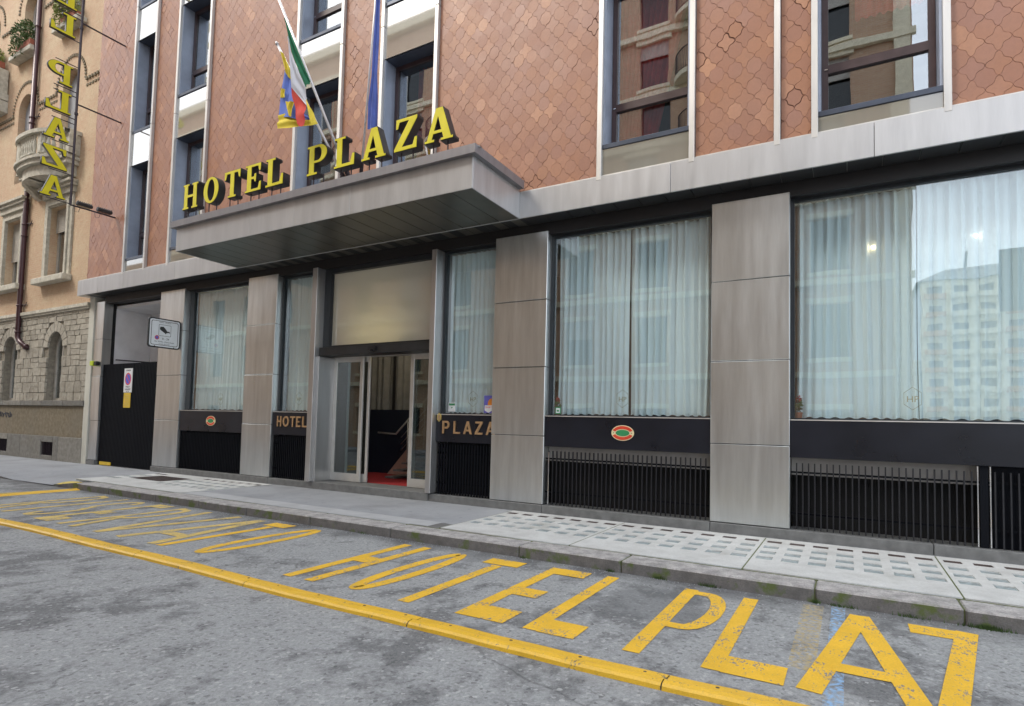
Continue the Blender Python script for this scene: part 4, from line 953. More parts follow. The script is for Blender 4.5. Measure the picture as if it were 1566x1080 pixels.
# no parking and notice plates on the gate
np_ = thing('no_parking_sign', 'white plate with a round blue and red no parking symbol on the gate', 'sign', (-17.62, 8.94, 2.24))
flat('plate', [rect(-.21, .21, -.34, .34)], 'sign_white', np_, (-17.62, 8.945, 2.58), 'front', .008)
flat('red_ring', [ell(0, 0, .155, .175), ell(0, 0, .115, .135)], 'sign_red', np_, (-17.62, 8.939, 2.62), 'front', .003); flat('blue_disc', [ell(0, 0, .114, .134)], 'sign_blue', np_, (-17.62, 8.939, 2.62), 'front', .002)
flat('red_bar', [[(-.09,.08),(-.07,.10),(.09,-.08),(.07,-.10)]], 'sign_red', np_, (-17.62, 8.9368, 2.62), 'front', .002)
for s_, z, sz in (('COMUNE', 2.845, .055), ('PASSO', 2.375, .07), ('CARRABILE', 2.31, .06), ('N. 24', 2.25, .055)): place(text_mesh(s_, sz), 'lettering', 'sign_black', np_, (-17.62, 8.9395, z), 'front')
yn = thing('yellow_notice', 'yellow printed notice plate below the no parking sign', 'sign', (-17.63, 8.94, 1.8))
flat('plate', [rrect(-.175, .175, -.21, .21, .02)], 'sign_yellow', yn, (-17.63, 8.945, 2.02), 'front', .006)
mb = MB()
for k in range(7): mb.box(-17.76, -17.50+rnd.uniform(-.06, 0), 8.9405, 8.9418, 1.87+k*.045, 1.882+k*.045)
mb.build('print_line', 'brass_hex', yn)
# bed sign projecting from the first pier
bs = thing('parking_sign', 'white rounded sign with a black bed symbol projecting from the pier', 'sign', (-15.15, 8.5, 3.33)); SXX = -15.15; cyy = 8.49; czz = 3.70
flat('frame', [rrect(-.405, .405, -.375, .375, .07)], 'sign_black', bs, (SXX, cyy, czz), 'right', .04)
flat('plate', [rrect(-.375, .375, -.345, .345, .055)], 'sign_white', bs, (SXX+.0215, cyy, czz), 'right', .003)
flat('border', [rrect(-.34, .34, -.31, .31, .04), rrect(-.328, .328, -.298, .298, .035)], 'sign_black', bs, (SXX+.0235, cyy, czz), 'right', .001)
flat('symbol_frame', [rrect(-.155, .155, -.10, .19, .02), rrect(-.147, .147, -.092, .182, .018)], 'sign_black', bs, (SXX+.0235, cyy, czz+.03), 'right', .001)
flat('bed_symbol', [[(-.13,.06),(-.12,.12),(-.04,.13),(.0,.095),(.03,.06),(.06,.02),(.12,.02),(.13,-.03),(.12,-.035),(.115,-.01),(.06,-.02),(.035,-.03),(.03,-.055),(.02,-.05),(.0,-.03),(-.10,.03),(-.115,.055),(-.122,.03)]], 'sign_black', bs, (SXX+.0235, cyy, czz+.04), 'right', .001)
flat('small_symbol', [ell(0, 0, .055, .055), ell(0, 0, .036, .036)], 'sign_red', bs, (SXX+.0237, cyy-.19, czz-.12), 'right', .001); flat('small_disc', [ell(0, 0, .0355, .0355)], 'sign_violet', bs, (SXX+.0237, cyy-.19, czz-.12), 'right', .001)
for s_, z, yy, sz in (('0 - 24', -.165, .03, .075), ('Per 30 Min. Clienti Hotel', -.235, .0, .048), ('ai sensi del C.d.S.', -.285, .0, .04), ('Carico e Scarico', .262, .0, .045)): place(text_mesh(s_, sz), 'lettering', 'sign_black', bs, (SXX+.0237, cyy+yy, czz+z), 'right')
mb = MB()
for y in (cyy-.24, cyy+.24):
    for z in (-.36, .34): mb.box(SXX+.015, SXX+.03, y-.012, y+.012, czz+z, czz+z+.03)
mb.box(SXX-.02, SXX+.02, cyy+.40, 8.9, czz+.2, czz+.23).box(SXX-.02, SXX+.02, cyy+.40, 8.9, czz-.25, czz-.22); mb.build('bracket', 'iron_dark', bs)
# hi-vis lamp at the corner of the pier
hv = thing('warning_lamp', 'small yellow green lamp with a black mount on the leftmost steel pier', 'lamp', (-19.3, 8.85, 3.05))
MB().cbox(-19.42, -19.24, 8.76, 8.89, 3.03, 3.17, .01).build('body', 'hivis_green', hv); MB().cbox(-19.23, -19.10, 8.78, 8.89, 3.04, 3.16, .015).build('mount', 'letter_black', hv)
# flower pots behind glass
def leaves(mb, c, rx, ry, rz, n, s_, seed, mi=0):
    rr = random.Random(seed); c = Vector(c)
    for i in range(n):
        while True:
            p = Vector((rr.uniform(-1, 1), rr.uniform(-1, 1), rr.uniform(-1, 1)))
            if p.length < 1 and p.length > rr.random()*.7: break
        p = c+Vector((p.x*rx, p.y*ry, p.z*rz)); a = Vector((rr.gauss(0, 1), rr.gauss(0, 1), rr.gauss(0, 1))).normalized(); b_ = a.cross(Vector((rr.gauss(0, 1), rr.gauss(0, 1), rr.gauss(0, 1)))).normalized()
        k = s_*rr.uniform(.6, 1.3)
        mb.add([p-a*k, p+b_*k*.4, p+a*k, p-b_*k*.4], [(0, 1, 2, 3)], mi if mi >= 0 else (0 if rr.random() < .6 else 1))
for i, (x, z, lab) in enumerate(((-4.33, 1.80, 'small red flower with green leaves at the left edge of the two curtain window'), (-.60, 1.80, 'small dark red flower pot at the left edge of the widest window'))):
    fp = thing('potted_plant', lab, 'plant', (x, 9.15, z), 'flower pots behind the windows')
    mb = MB(); mb.lathe((x, 9.15, z-.02), [(.035, 0), (.05, .09), (.045, .09)], 10); mb.build('pot', 'terracotta', fp)
    mb = MB(); leaves(mb, (x, 9.15, z+.16), .05, .03, .1, 60, .03, i); mb.build('foliage', 'leaf_green', fp)
    mb = MB(); leaves(mb, (x, 9.14, z+.25), .04, .02, .05, 40, .02, i+9); mb.build('flower', 'flower_red', fp)

# ================================================================== FLAGS
base = Vector((-7.90, 7.50, 5.72))
def flag(name, label, b0, tip, r=.024):
    t_ = thing(name, label, 'flag', b0, 'flags over the canopy')
    mb = MB(); mb.tube([b0, tip], r, 8); d_ = (Vector(tip)-Vector(b0)).normalized(); mb.tube([Vector(tip), Vector(tip)+d_*.05], [r*1.5, r*.8], 8)
    mb.build('pole', 'pole_white', t_, True)
    mb = MB(); mb.tube([Vector(b0)-d_*.02, Vector(b0)+d_*.22], r*1.8, 8); mb.build('socket', 'iron_dark', t_); return t_
b1, b2, b3 = (-7.906, 7.56, 5.899), (-7.809, 7.56, 5.905), (-7.573, 7.56, 6.005)
t1, t2, t3 = (-8.997, 6.78, 8.41), (-8.886, 6.5, 9.411), (-6.5, 6.7, 8.864)
def cloth(parent, name, mats_rows, seed):
    for k, (mat, A, B_) in enumerate(mats_rows):
        n = len(A)
        def fn(u, v, A=A, B_=B_, n=n, k=k):
            q = u*(n-1); i = min(int(q), n-2); t_ = q-i; t_ = t_*t_*(3-2*t_)*.4+t_*.6
            a = Vector(A[i]).lerp(Vector(A[i+1]), t_); b = Vector(B_[i]).lerp(Vector(B_[i+1]), t_); p = a.lerp(b, v)
            p.y += .022*math.sin(v*9+u*4+k*.9+seed)*math.sin(math.pi*min(1, max(0, v)))-.004*k; return p
        mb = MB(); mb.grid(fn, 20, 12); mb.build(name, mat, parent, True)
IT = [('flag_green', [(-8.589, 6.6, 8.658), (-8.524, 6.7, 8.401), (-8.419, 6.8, 8.069), (-8.352, 6.9, 7.806), (-8.331, 7.0, 7.644)], [(-8.549, 6.57, 8.611), (-8.555, 6.665, 8.344), (-8.569, 6.76, 8.106), (-8.467, 6.855, 7.784), (-8.393, 6.95, 7.529)]), ('flag_white', [(-8.447, 6.58, 8.273), (-8.468, 6.672, 8.039), (-8.364, 6.765, 7.705), (-8.282, 6.858, 7.459), (-8.365, 6.95, 7.356)], [(-8.416, 6.56, 8.178), (-8.463, 6.642, 7.873), (-8.489, 6.725, 7.437), (-8.424, 6.807, 7.329), (-8.283, 6.89, 7.144)]), ('flag_red', [(-8.583, 6.8, 7.502), (-8.525, 6.833, 7.429), (-8.41, 6.867, 7.326), (-8.296, 6.9, 7.164)], [(-8.356, 6.78, 6.766), (-8.336, 6.807, 6.73), (-8.292, 6.833, 6.732), (-8.275, 6.86, 6.761)])]
CY = [('flag_yellow', [(-8.917, 6.78, 8.262), (-8.884, 6.807, 8.136), (-8.829, 6.833, 7.937), (-8.84, 6.86, 7.863)], [(-8.85, 6.8, 8.214), (-8.795, 6.833, 8.079), (-8.71, 6.867, 7.89), (-8.704, 6.9, 7.709)]), ('flag_blue', [(-8.853, 6.86, 7.921), (-8.907, 6.853, 7.603), (-8.927, 6.847, 7.36), (-8.94, 6.84, 7.086)], [(-8.751, 6.93, 7.747), (-8.657, 6.93, 7.484), (-8.478, 6.93, 7.225), (-8.439, 6.93, 6.94)]), ('flag_blue', [(-8.589, 6.95, 7.264), (-8.47, 6.965, 7.12), (-8.301, 6.98, 6.966)], [(-8.571, 6.95, 6.982), (-8.417, 6.965, 6.951), (-8.282, 6.98, 6.925)]), ('flag_yellow', [(-8.941, 6.84, 7.092), (-8.771, 6.892, 7.124), (-8.544, 6.945, 6.985), (-8.308, 6.998, 6.961), (-8.503, 7.05, 7.444)], [(-8.925, 6.82, 6.836), (-8.705, 6.89, 6.826), (-8.553, 6.96, 6.846), (-8.296, 7.03, 6.839), (-8.197, 7.1, 6.878)]), ('flag_yellow', [(-8.736, 6.82, 7.291), (-8.706, 6.83, 7.174), (-8.656, 6.84, 7.016)], [(-8.516, 6.84, 7.235), (-8.582, 6.85, 7.137), (-8.61, 6.86, 6.984)]), ('flag_yellow', [(-8.893, 6.84, 7.577), (-8.896, 6.84, 7.486), (-8.9, 6.84, 7.405)], [(-8.802, 6.86, 7.553), (-8.815, 6.86, 7.475), (-8.801, 6.86, 7.395)])]
EU = [('flag_euro', [(-6.557, 6.72, 8.79), (-6.649, 6.826, 8.379), (-6.782, 6.932, 7.901), (-6.898, 7.038, 7.357), (-7.054, 7.144, 6.989), (-7.151, 7.25, 6.606)], [(-6.472, 6.75, 8.78), (-6.594, 6.86, 8.349), (-6.687, 6.97, 7.894), (-6.809, 7.08, 7.411), (-6.874, 7.19, 6.966), (-6.973, 7.3, 6.61)])]
o = flag('flag', 'green white and red Italian flag on the longest canopy pole', b2, t2); cloth(o, 'cloth', IT, 1)
o = flag('flag', 'yellow and blue bordered flag on a pole behind the Italian flag', b1, t1); cloth(o, 'cloth', CY, 2)
o = flag('flag', 'plain blue limp flag hanging above the first A of the canopy letters', b3, t3, .018); cloth(o, 'cloth', EU, 3)
# ================================================================== NEIGHBOUR BUILDING (left)
NB = thing('neighbour_building', 'tan brick building with pale stone ground floor and arched windows at left', 'building', (-26, 8.9, 0))
NX0, NX1 = -48.0, -19.84
def xs3(dx): return [dx*k for k in range(0, 7)]
holes = []; wins = []
for k in range(7):
    o_ = -3.25*k
    if -22.8+o_ < NX0+1: break
    wins.append(('rect', -22.80+o_, -21.55+o_, 6.08, 8.32)); 
    wins.append(('door', -22.55+o_, -21.45+o_, 9.70, 12.88)); wins.append(('arch', -22.6+o_, -21.4+o_, 14.45, 16.75)); wins.append(('arch', -22.6+o_, -21.4+o_, 18.0, 20.2))
for kind, a, b_, z0, z1 in wins: holes.append(rect(a, b_, z0, z1) if kind == 'rect' else arch(a, b_, z0, z1))
flat('wall', [rect(NX0, NX1, 4.85, 22)]+holes, 'tan_brick', NB, (0, 9.05, 0), 'front', .30)
gh = [arch(-22.45-3.25*k, -21.45-3.25*k, 2.0, 4.22) for k in range(7)]
flat('wall', [rect(NX0, NX1, .1, 4.85)]+gh, 'mortar', NB, (0, 9.07, 0), 'front', .26)
MB().box(NX0, NX1, 11.5, 11.6, 0, 22).box(NX0, NX1, 9.25, 11.6, 22, 22.3).build('inner_wall', 'room_wall', NB)
MB().box(NX1-.02, NX1+.27, 8.875, 9.3, .1, 22).build('corner_strip', 'cream_render', NB)
# window fillings
for kind, a, b_, z0, z1 in wins:
    if kind == 'rect':
        f_ = MB().box(a, a+.09, 9.12, 9.2, z0, z1).box(b_-.09, b_, 9.12, 9.2, z0, z1).box(a+.09, b_-.09, 9.12, 9.2, z0, z0+.08).box((a+b_)/2-.04, (a+b_)/2+.04, 9.12, 9.2, z0+.08, z1).build('window', 'shutter_beige', NB, at=(a, 9.1, z0))
        B('pane', 'window_glass', f_, a+.09, b_-.09, 9.15, 9.156, z0+.08, z1)
        hs = .72 if a > -24 else 1.35
        mb = MB(); z = z1
        while z > z1-hs: mb.box(a+.02, b_-.02, 9.06, 9.075, z-.052, z-.006); z -= .055
        mb.build('roller_shutter', 'shutter_beige', f_)
        s_ = MB().box(a-.30, a-.001, 8.84, 8.898, z0-.1, z1+.02).box(b_+.001, b_+.30, 8.84, 8.898, z0-.1, z1+.02).box(a-.30, b_+.30, 8.84, 8.898, z1+.022, z1+.30).box(a-.12, a-.003, 8.80, 8.838, z0-.1, z1+.06).box(b_+.003, b_+.12, 8.80, 8.838, z0-.1, z1+.06).box(a-.12, b_+.12, 8.80, 8.838, z1+.062, z1+.14)
        s_.box(a-.42, b_+.42, 8.70, 8.898, z1+.50, z1+.60).box(a-.36, b_+.36, 8.77, 8.898, z1+.302, z1+.498).box(a-.45, b_+.45, 8.64, 8.898, z1+.602, z1+.68)
        s_.build('window_surround', 'trim_stone', NB); B('window_sill', 'trim_stone', NB, a-.45, b_+.42, 8.62, 8.9, z0-.30, z0-.10, .02)
    else:
        f_ = flat('window', [arch(a+.005, b_-.005, z0+.005, z1-.005), arch(a+.09, (a+b_)/2-.03, z0+.09, z1-.2) if False else arch(a+.09, b_-.09, z0+.09, z1-.09)], 'shutter_beige', NB, (0, 9.17, 0), 'front', .05)
        flat('pane', [arch(a+.085, b_-.085, z0+.085, z1-.085)], 'window_glass', f_, (0, 9.18, 0), 'front', .005)
        if kind == 'door' :
            mb = MB(); z = z1-.02; r = (b_-a)/2; c0 = (a+b_)/2
            while z > z0+.1:
                hw = r-.01 if z < z1-r else math.sqrt(max(.0004, (r-.01)**2-(z-(z1-r))**2))
                mb.box(c0-hw, c0+hw, 9.10, 9.115, z-.05, z-.008); z -= .055
            mb.build('roller_shutter', 'shutter_grey', f_)
        # hood of small dark bricks
        mb = MB(); r = (b_-a)/2+.42; zc = z1-(b_-a)/2; c0 = (a+b_)/2; n = 26
        for i in range(n+1):
            an = math.pi*i/n; ca, sa = math.cos(an), math.sin(an); hh = .03; ww = .045
            p = [(c0+(r+s1*ww)*ca-s2*hh*sa, zc+(r+s1*ww)*sa+s2*hh*ca) for s1, s2 in ((-1,-1),(1,-1),(1,1),(-1,1))]
            mb.add([(q[0], 8.9, q[1]) for q in p]+[(q[0], 8.865, q[1]) for q in p], [(4,5,6,7),(0,1,5,4),(1,2,6,5),(2,3,7,6),(3,0,4,7)])
        o = mb.build('brick_hood', 'rough_render', NB); o['kind'] = 'stuff'
        if kind == 'arch': B('window_sill', 'trim_stone', NB, a-.28, b_+.22, 8.60, 8.9, z0-.30, z0-.12, .02)
mb = MB(); x = NX0
while x < NX1-.1:
    if not any(a-.42 < x < b_+.42 for k_, a, b_, z0, z1 in wins if k_ == 'door'):
        mb.box(x, x+.09, 8.85, 8.9, 12.20, 12.29)
        if rnd.random() < .8: mb.box(x+.02, x+.12, 8.875, 8.9, 12.0, 12.07)
    if not any(a-.3 < x < b_+.3 for k_, a, b_, z0, z1 in wins if k_ == 'arch'): mb.box(x, x+.09, 8.85, 8.9, 15.66, 15.75)
    x += .17
o = mb.build('dentil_course', 'rough_render', NB); o['kind'] = 'stuff'
# string course, ledge, rendered band, plinth slabs
mb = MB(); mb.box(NX0, NX1, 8.80, 8.9, 4.87, 4.97).box(NX0, NX1, 8.84, 8.9, 4.80, 4.87); mb.build('string_course', 'trim_stone', NB)
x = NX1
while x > NX0:
    w = rnd.uniform(.9, 1.6); B('ledge_stone', 'ashlar_dark', NB, x-w+.006, x-.006, 8.84, 8.95, 1.84, 2.0, .012); x -= w
x = NX1
while x > NX0:
    w = rnd.uniform(1.2, 2.0); B('render_panel', 'rough_render', NB, x-w+.003, x-.003, 8.905, 8.94, .88, 1.838, .004); x -= w
gx = [-22.42-3.25*k for k in range(7)]
x = NX1; k = 0
while x > NX0 and k < 40:
    nxt = [g_ for g_ in gx if g_+.80 <= x+1e-6]; tgt = (nxt[0]+.80) if nxt else NX0
    w = min(rnd.uniform(1.0, 1.5), x-tgt)
    if x-tgt < .02:
        B('plinth_slab', 'ashlar_dark', NB, x-.80+.004, x-.004, 8.86, 8.95, .1, .27, .01); B('plinth_slab', 'ashlar_dark', NB, x-.80+.004, x-.004, 8.86, 8.95, .69, .878, .01)
        mb = MB().box(x-.80, x, 8.94, 8.96, .27, .69)
        for q in range(8): mb.tube([(x-.75+q*.1, 8.90, .27), (x-.75+q*.1, 8.90, .69)], .012, 6)
        mb.build('cellar_grate', 'iron_dark', NB); x -= .80
    else:
        if x-tgt-w < .3: w = x-tgt
        B('plinth_slab', 'ashlar_dark', NB, x-w+.004, x-.004, 8.86, 8.95, .1, .878, .012); x -= w
    k += 1
# ashlar: individual stones round the arched openings
unit = [MB().cbox(-.5, .5, -.5, .5, -.5, .5, c_) for c_ in (.03, .05, .04)]
ume = []
for q, mb in enumerate(unit):
    rr = random.Random(q); mb.v = [(v[0]+rr.uniform(-.012, .012), v[1]+(rr.uniform(-.15, .15) if v[1] < 0 else 0), v[2]+rr.uniform(-.012, .012)) for v in mb.v]; ume.append(mb.mesh('stone', 'ashlar'))
arches = [(-21.95-3.25*k, .5) for k in range(7)]
def ashlar_row(z0, z1, xmin, cnt):
    x = NX1-.002; zm = (z0+z1)/2
    spans = []
    segs = []; cur = NX1-.004
    for c0, r in arches:
        R_ = r+.30 if z1 > 3.66 else r+.002
        if z1 > 3.66:
            dz = max(0, z0-3.72) if z0 > 3.72 else 0
            if dz >= R_: continue
            hw = math.sqrt(R_*R_-dz*dz) if z0 > 3.72 else R_
        else: hw = R_
        segs.append((cur, c0+hw)); cur = c0-hw
    segs.append((cur, xmin))
    for s1, s0 in segs:
        x = s1
        if s0 < xmin: s0 = xmin
        while x > s0+.04:
            w = rnd.uniform(.22, .62)
            if x-w < s0+.18: w = x-s0
            if z1-z0 > .3 and rnd.random() < .35:
                zz = z0+(z1-z0)*rnd.uniform(.4, .6); parts = ((z0, zz), (zz, z1))
            else: parts = ((z0, z1),)
            for a, b_ in parts:
                inst('stone', ume[rnd.randrange(3)], NB, (x-w/2, 8.925, (a+b_)/2), (w-.014, .07+rnd.uniform(0, .018), b_-a-.014)); cnt[0] += 1
            x -= w
cnt = [0]; z = 2.0
while z < 4.78:
    h = rnd.choice((.17, .21, .26, .34)); h = min(h, 4.80-z)
    if 4.80-z-h < .1: h = 4.80-z
    ashlar_row(z, z+h, -27.2, cnt); z += h
for c0, r in arches[:2]:
    n = 9; mb0 = None
    for i in range(n):
        a0 = math.pi*i/n+.02; a1 = math.pi*(i+1)/n-.02; ro = r+.29+(.05 if i == n//2 else 0); ri = r+.003
        p = [(c0+ri*math.cos(a0), 3.72+ri*math.sin(a0)), (c0+ro*math.cos(a0), 3.72+ro*math.sin(a0)), (c0+ro*math.cos(a1), 3.72+ro*math.sin(a1)), (c0+ri*math.cos(a1), 3.72+ri*math.sin(a1))]
        mb = MB(); mb.add([(q[0], 8.95, q[1]) for q in p]+[(q[0], 8.885, q[1]) for q in p], [(4,5,6,7),(0,1,5,4),(1,2,6,5),(2,3,7,6),(3,0,4,7)]); o = mb.build('stone', 'ashlar', NB, at=(c0, 8.9, 3.72))
for k in range(7):
    a, b_ = -22.45-3.25*k, -21.45-3.25*k
    f_ = flat('window', [arch(a+.005, b_-.005, 2.005, 4.21), arch(a+.09, b_-.09, 2.09, 4.12)], 'shutter_beige', NB, (0, 9.16, 0), 'front', .06)
    flat('pane', [arch(a+.08, b_-.08, 2.08, 4.13)], 'window_glass', f_, (0, 9.17, 0), 'front', .006); MB().box((a+b_)/2-.03, (a+b_)/2+.03, 9.12, 9.16, 2.05, 4.18).build('glazing_bar', 'shutter_beige', f_)
    if k > 1: flat('stone_face', [rect(-3.25*(k+1)-20.3, -3.25*k-20.3, 2.0, 4.8), arch(a, b_, 2.0, 4.22)], 'ashlar', NB, (0, 8.92, 0), 'front', .04)
# drainpipe
mb = MB(); mb.tube([(-24.42,8.80,22),(-24.42,8.80,4.25),(-24.38,8.80,4.10),(-24.2,8.80,3.97),(-23.85,8.82,3.80),(-23.78,8.92,3.78)], .078, 12)
for z in (4.3, 5.2, 7.6, 8.0, 11.55, 11.75, 15): mb.lathe((-24.42, 8.80, z), [(.095, 0), (.095, .05)], 12)
mb.tube([(-23.86,8.815,3.80),(-23.80,8.86,3.785)], .10, 12)
mb.build('drainpipe', 'pipe_brown', NB, True)
for z in (5.25, 8.05, 11.8): MB().tube([(-24.42,8.80,z),(-24.1,8.9,z)], .015, 6).tube([(-24.2,8.86,z-.08),(-24.05,8.86,z+.08)], .012, 5).build('pipe_bracket', 'iron_dark', NB)
# scribbled graffiti
mb = MB(); x = -26.3
for k in range(8):
    pts = [(x+.16*math.cos(a_*1.9+k)*.6+.1, 8.9, 1.52+.1*math.sin(a_*2.3+k*1.7)) for a_ in range(6)]; mb.tube(pts, .012, 4); x += .2
mb.build('graffiti', 'graffiti', NB)
# curved stone balcony
def balcony(cx, hw, z0, z1, dep, yb=8.9):
    bal = bpy.data.objects.new('balcony', None); link(bal, NB, (cx, yb, z0))
    def front(u):                                  # plan curve: straight shoulders, bowed middle
        x = -hw+2*hw*u; k = max(0, 1-(abs(x)/(hw-.35))**2.4) if abs(x) < hw-.35 else 0
        return (cx+x, yb-.34-(dep-.34)*k**.6)
    U = [i/48 for i in range(49)]
    def slab(z_a, z_b, grow, name, mat='trim_stone'):
        P = [(front(u)[0]+(grow if u > .5 else -grow), front(u)[1]-grow) for u in U]
        vs = [(x, y, z_a) for x, y in P]+[(x, y, z_b) for x, y in P]+[(x, yb, z_a) for x, y in P]+[(x, yb, z_b) for x, y in P]; n = len(P)
        fs = [(i, i+1, n+i+1, n+i) for i in range(n-1)]+[(i+1, i, 2*n+i, 2*n+i+1) for i in range(n-1)]+[(n+i, n+i+1, 3*n+i+1, 3*n+i) for i in range(n-1)]+[(0, n, 3*n, 2*n), (n-1, 3*n-1, 4*n-1, 2*n-1)]
        mb = MB(); mb.add(vs, fs); mb.build(name, mat, bal)
    slab(z0+.0, z0+.14, .02, 'floor_slab'); slab(z0+.14, z0+.22, .08, 'floor_slab'); slab(z0-.34, z0, -.10, 'underside')
    slab(z0+.22, z0+.30, .0, 'base_rail')
    # hand rail (hollow ring following the front)
    P = [front(u) for u in U]; P = [(cx-hw, yb)]+P+[(cx+hw, yb)]
    mb = MB()
    for (x, y), (X, Y) in zip(P[:-1], P[1:]):
        d_ = Vector((X-x, Y-y, 0)); 
        if d_.length < 1e-4: continue
        nn = Vector((-d_.y, d_.x, 0)).normalized()*.10; a = Vector((x, y, 0)); b_ = Vector((X, Y, 0))
        vs = [a+nn, b_+nn, b_-nn, a-nn]; mb.add([(v.x, v.y, z1-.12) for v in vs]+[(v.x, v.y, z1) for v in vs], [(0,3,2,1),(4,5,6,7),(0,1,5,4),(2,3,7,6)])
    mb.build('hand_rail', 'trim_stone', bal)
    prof = [(.055,0),(.055,.05),(.03,.08),(.055,.22),(.06,.30),(.03,.46),(.028,.52),(.05,.56),(.055,.60)]
    s_ = (z1-.12-z0-.30)/.60; bme = MB().lathe((0, 0, 0), [(r, z*s_) for r, z in prof], 8).mesh('baluster', 'trim_stone', True)
    for i in range(22):
        u = .07+.86*i/21; 
        if i in (6, 15): continue
        x, y = front(u); inst('baluster', bme, bal, (x, y+.03, z0+.30))
    for x_, y_ in ((cx-hw, yb-.32), (cx+hw, yb-.32), (cx-hw*.45, front(.275)[1]), (cx+hw*.45, front(.725)[1])): B('balcony_pier', 'trim_stone', bal, x_-.11, x_+.11, y_-.02, y_+.2, z0+.30, z1-.12, .01)
    B('side_panel', 'trim_stone', bal, cx+hw-.08, cx+hw+.04, yb-.12, yb-.001, z0+.3, z1-.12); B('side_panel', 'trim_stone', bal, cx-hw-.04, cx-hw+.08, yb-.12, yb-.001, z0+.3, z1-.12)
    for s_ in (-.55, .55): 
        mb = MB(); X = cx+hw*s_; mb.add([(X-.12,yb,z0-.72),(X+.12,yb,z0-.72),(X-.12,yb,z0-.34),(X+.12,yb,z0-.34),(X-.12,yb-dep*.6,z0-.34),(X+.12,yb-dep*.6,z0-.34),(X-.12,yb-.12,z0-.66),(X+.12,yb-.12,z0-.66)],[(0,6,4,2),(1,3,5,7),(0,1,7,6),(6,7,5,4)]); mb.build('console', 'trim_stone', bal)
balcony(-22.78, 1.62, 9.46, 10.52, .80)
B('balcony_box', 'trim_stone', NB, -31.0, -26.75, 8.30, 8.9, 13.0, 13.25, .01); B('balcony_box', 'trim_stone', NB, -31.0, -26.75, 8.36, 8.9, 12.55, 12.97, .01); B('balcony_box', 'trim_stone', NB, -31.0, -26.72, 8.28, 8.42, 14.15, 14.30, .01)
B('balcony_box', 'trim_stone', NB, -27.15, -26.78, 8.33, 8.87, 13.25, 14.15, .01)
# window boxes with plants
for i, (x0, x1, z, lab, sz, mt) in enumerate(((-25.65, -24.35, 14.33, 'bushy dark green plant in a window box by the drainpipe top left', .62, 'leaf_green'), (-22.5, -21.3, 14.33, 'loose pale green plant in the window box behind the projecting sign', .45, 'leaf_light'), (-28.2, -26.9, 14.3, 'pale yellow green plant on the balcony at the left edge', .5, 'leaf_light'))):
    fb = thing('window_box', lab, 'plant', ((x0+x1)/2, 8.7, z), 'window boxes on the brick building')
    mb = MB(); mb.cbox(x0+.1, x1-.1, 8.60, 8.82, z-.02, z+.2, .01); mb.build('planter', 'terracotta', fb)
    mb = MB(); leaves(mb, ((x0+x1)/2-.05, 8.62, z+.2+sz*.55), (x1-x0)*.52, .30, sz*.75, 900, .055, i+3); leaves(mb, ((x0+x1)/2-.3, 8.55, z+.05), (x1-x0)*.35, .22, .35, 260, .05, i+30); mb.build('foliage', mt, fb)

# ================================================================== OPPOSITE SIDE (seen in the window reflections)
OB = thing('opposite_building', 'pinkish brick apartment building across the street with cream bands and curved balconies', 'building', (-20, -6, 0))
OX0, OX1, OT = -43.5, 1.95, 22.9
fl_z = [.4, 4.3, 7.5, 10.6, 13.45, 16.05, 18.7]; hol = []; ow = []
x = OX1-1.9
while x > OX0+2:
    for z in fl_z: ow.append((x-1.25, x, z+(.0 if z > 1 else .6), z+2.0))
    x -= 3.3
for a, b_, z0, z1 in ow: hol.append(rect(-b_, -a, z0, z1))
flat('wall', [rect(-OX1, -OX0, 0, OT)]+hol, 'pink_brick', OB, (0, -6.15, 0), 'back', .3)
mb = MB()
for a, b_, z0, z1 in ow: mb.box(a, b_, -6.25, -6.2, z0, z1)
o = mb.build('window_glazing', 'dark_window', OB)
for a, b_, z0, z1 in ow:
    if b_ > -26: B('window', 'far_plaster', OB, a-.15, b_+.15, -5.995, -5.90, z1+.02, z1+.22); B('window_sill', 'far_plaster', OB, a-.12, b_+.12, -5.995, -5.85, z0-.14, z0)
    if b_ > -26 and rnd.random() < .5: B('shutter', 'shutter_beige', OB, a, b_, -6.12, -6.08, z0+(z1-z0)*rnd.choice((.35, .6, .7)), z1)
for z in (3.6, 7.0, 10.1, 12.85, 15.6, 18.25, 20.95): B('cornice', 'far_plaster', OB, OX0, OX1+.1, -5.995, -5.82, z, z+.22)
B('cornice', 'far_plaster', OB, OX0, OX1+.3, -5.995, -5.7, OT-.5, OT)
B('pilaster', 'far_plaster', OB, OX1-.55, OX1-.05, -5.995, -5.86, .2, OT-.5); B('side_wall', 'pink_brick', OB, OX1-.25, OX1, -20, -6.31, 0, OT); B('roof', 'far_roof', OB, OX0, OX1, -20, -6.31, OT-.4, OT-.1)
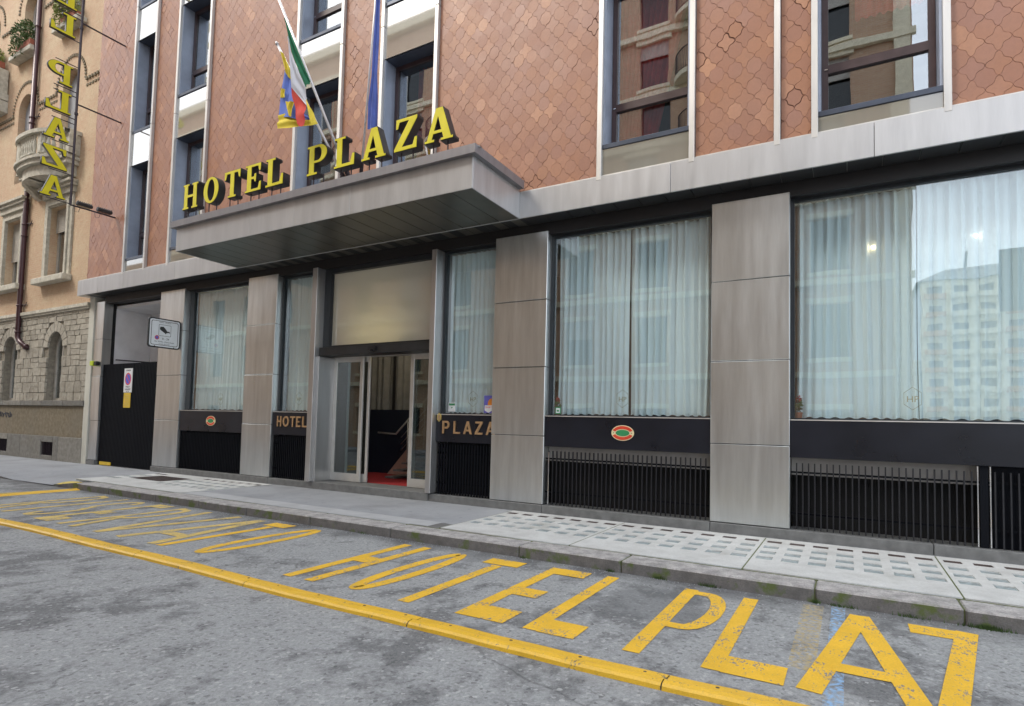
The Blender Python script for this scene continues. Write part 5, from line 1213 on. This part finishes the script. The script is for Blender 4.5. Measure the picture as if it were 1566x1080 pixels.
for cx in (-4.75, -11.2, -17.8, -24.4):
    for z in (10.7, 13.5, 16.0, 18.7):
        if z == 18.7 and cx < -12: continue
        bl_ = bpy.data.objects.new('curved_balcony', None); link(bl_, OB, (cx, -6, z))
        rad = 1.5; n = 20
        vs = [(cx+rad*math.cos(math.pi*i/n), -5.99+1.1*math.sin(math.pi*i/n), zz) for zz in (z-.18, z) for i in range(n+1)]
        mb = MB(); mb.add(vs, [(i+1, i, n+1+i, n+2+i) for i in range(n)]+[tuple(range(n+1)), tuple(range(2*n+1, n, -1))]); mb.build('slab', 'far_plaster', bl_)
        mb = MB(); P = [(cx+(rad-.05)*math.cos(math.pi*i/n), -5.99+1.05*math.sin(math.pi*i/n)) for i in range(n+1)]
        mb.tube([(a, b_, z+.95) for a, b_ in P], .025, 5, cap=False); mb.tube([(a, b_, z+.1) for a, b_ in P], .015, 4, cap=False)
        for i in range(0, 41):
            t_ = math.pi*i/40; mb.tube([(cx+(rad-.05)*math.cos(t_), -5.99+1.05*math.sin(t_), z), (cx+(rad-.05)*math.cos(t_), -5.99+1.05*math.sin(t_), z+.95)], .01, 4, cap=False)
        mb.build('railing', 'iron_dark', bl_)
B('added_low_block', 'pink_brick', OB, -90, OX0-.01, -12, -6.0, 0, 12.5)  # unseen low block added to keep bright sky out of the end pier's reflection
# distant tower block beyond the crossing
TW = thing('tower_block', 'distant pale apartment tower with balconies reflected in the widest window', 'building', (16, -72, 0))
th = []; tw = []
for k in range(8):
    for j in range(6):
        z = 2.5+k*2.3; a = 8.6+j*2.6; tw.append((a, a+1.5, z, z+1.35))
for a, b_, z0, z1 in tw: th.append(rect(-b_, -a, z0, z1))
flat('wall', [rect(-24.2, -8.0, 0, 20.6)]+th, 'far_plaster', TW, (0, -70.2, 0), 'back', .4)
MB().box(8.0, 24.2, -82, -70.9, 0, 20.4).build('core', 'sill_metal', TW)
for i, (a, b_, z0, z1) in enumerate(tw):
    B('balcony', 'far_plaster' if i % 3 else 'far_orange', TW, a-.3, b_+.3, -70.0, -69.1, z0-.25, z0+.35)
MB().add([(7.6,-69.6,20.6),(24.6,-69.6,20.6),(24.6,-83,20.6),(7.6,-83,20.6),(10.5,-72,22.4),(22,-72,22.4),(22,-80,22.4),(10.5,-80,22.4)],[(0,1,5,4),(1,2,6,5),(2,3,7,6),(3,0,4,7),(4,5,6,7)]).build('roof', 'far_roof', TW)
MB().tube([(13,-74,22),(13,-74,25)], .15, 6).build('chimney', 'far_roof', TW)
B('side_wing', 'far_plaster', TW, 5.0, 7.99, -76, -71.5, 0, 11)
# street sign on a post across the road, reflected at right
SG = thing('street_sign', 'large grey sign board on a post across the street, seen from behind', 'sign', (4.5, -3.2, 0))
B('post', 'shutter_grey', SG, 4.42, 4.56, -3.27, -3.13, 0, 7.4); B('board', 'soffit_dark', SG, 3.80, 4.40, -3.30, -3.24, 5.2, 7.0, .01)
mb = MB().box(4.35, 4.45, -3.22, -3.16, 5.6, 5.7).box(4.35, 4.45, -3.22, -3.16, 6.5, 6.6); mb.build('bracket', 'iron_dark', SG)
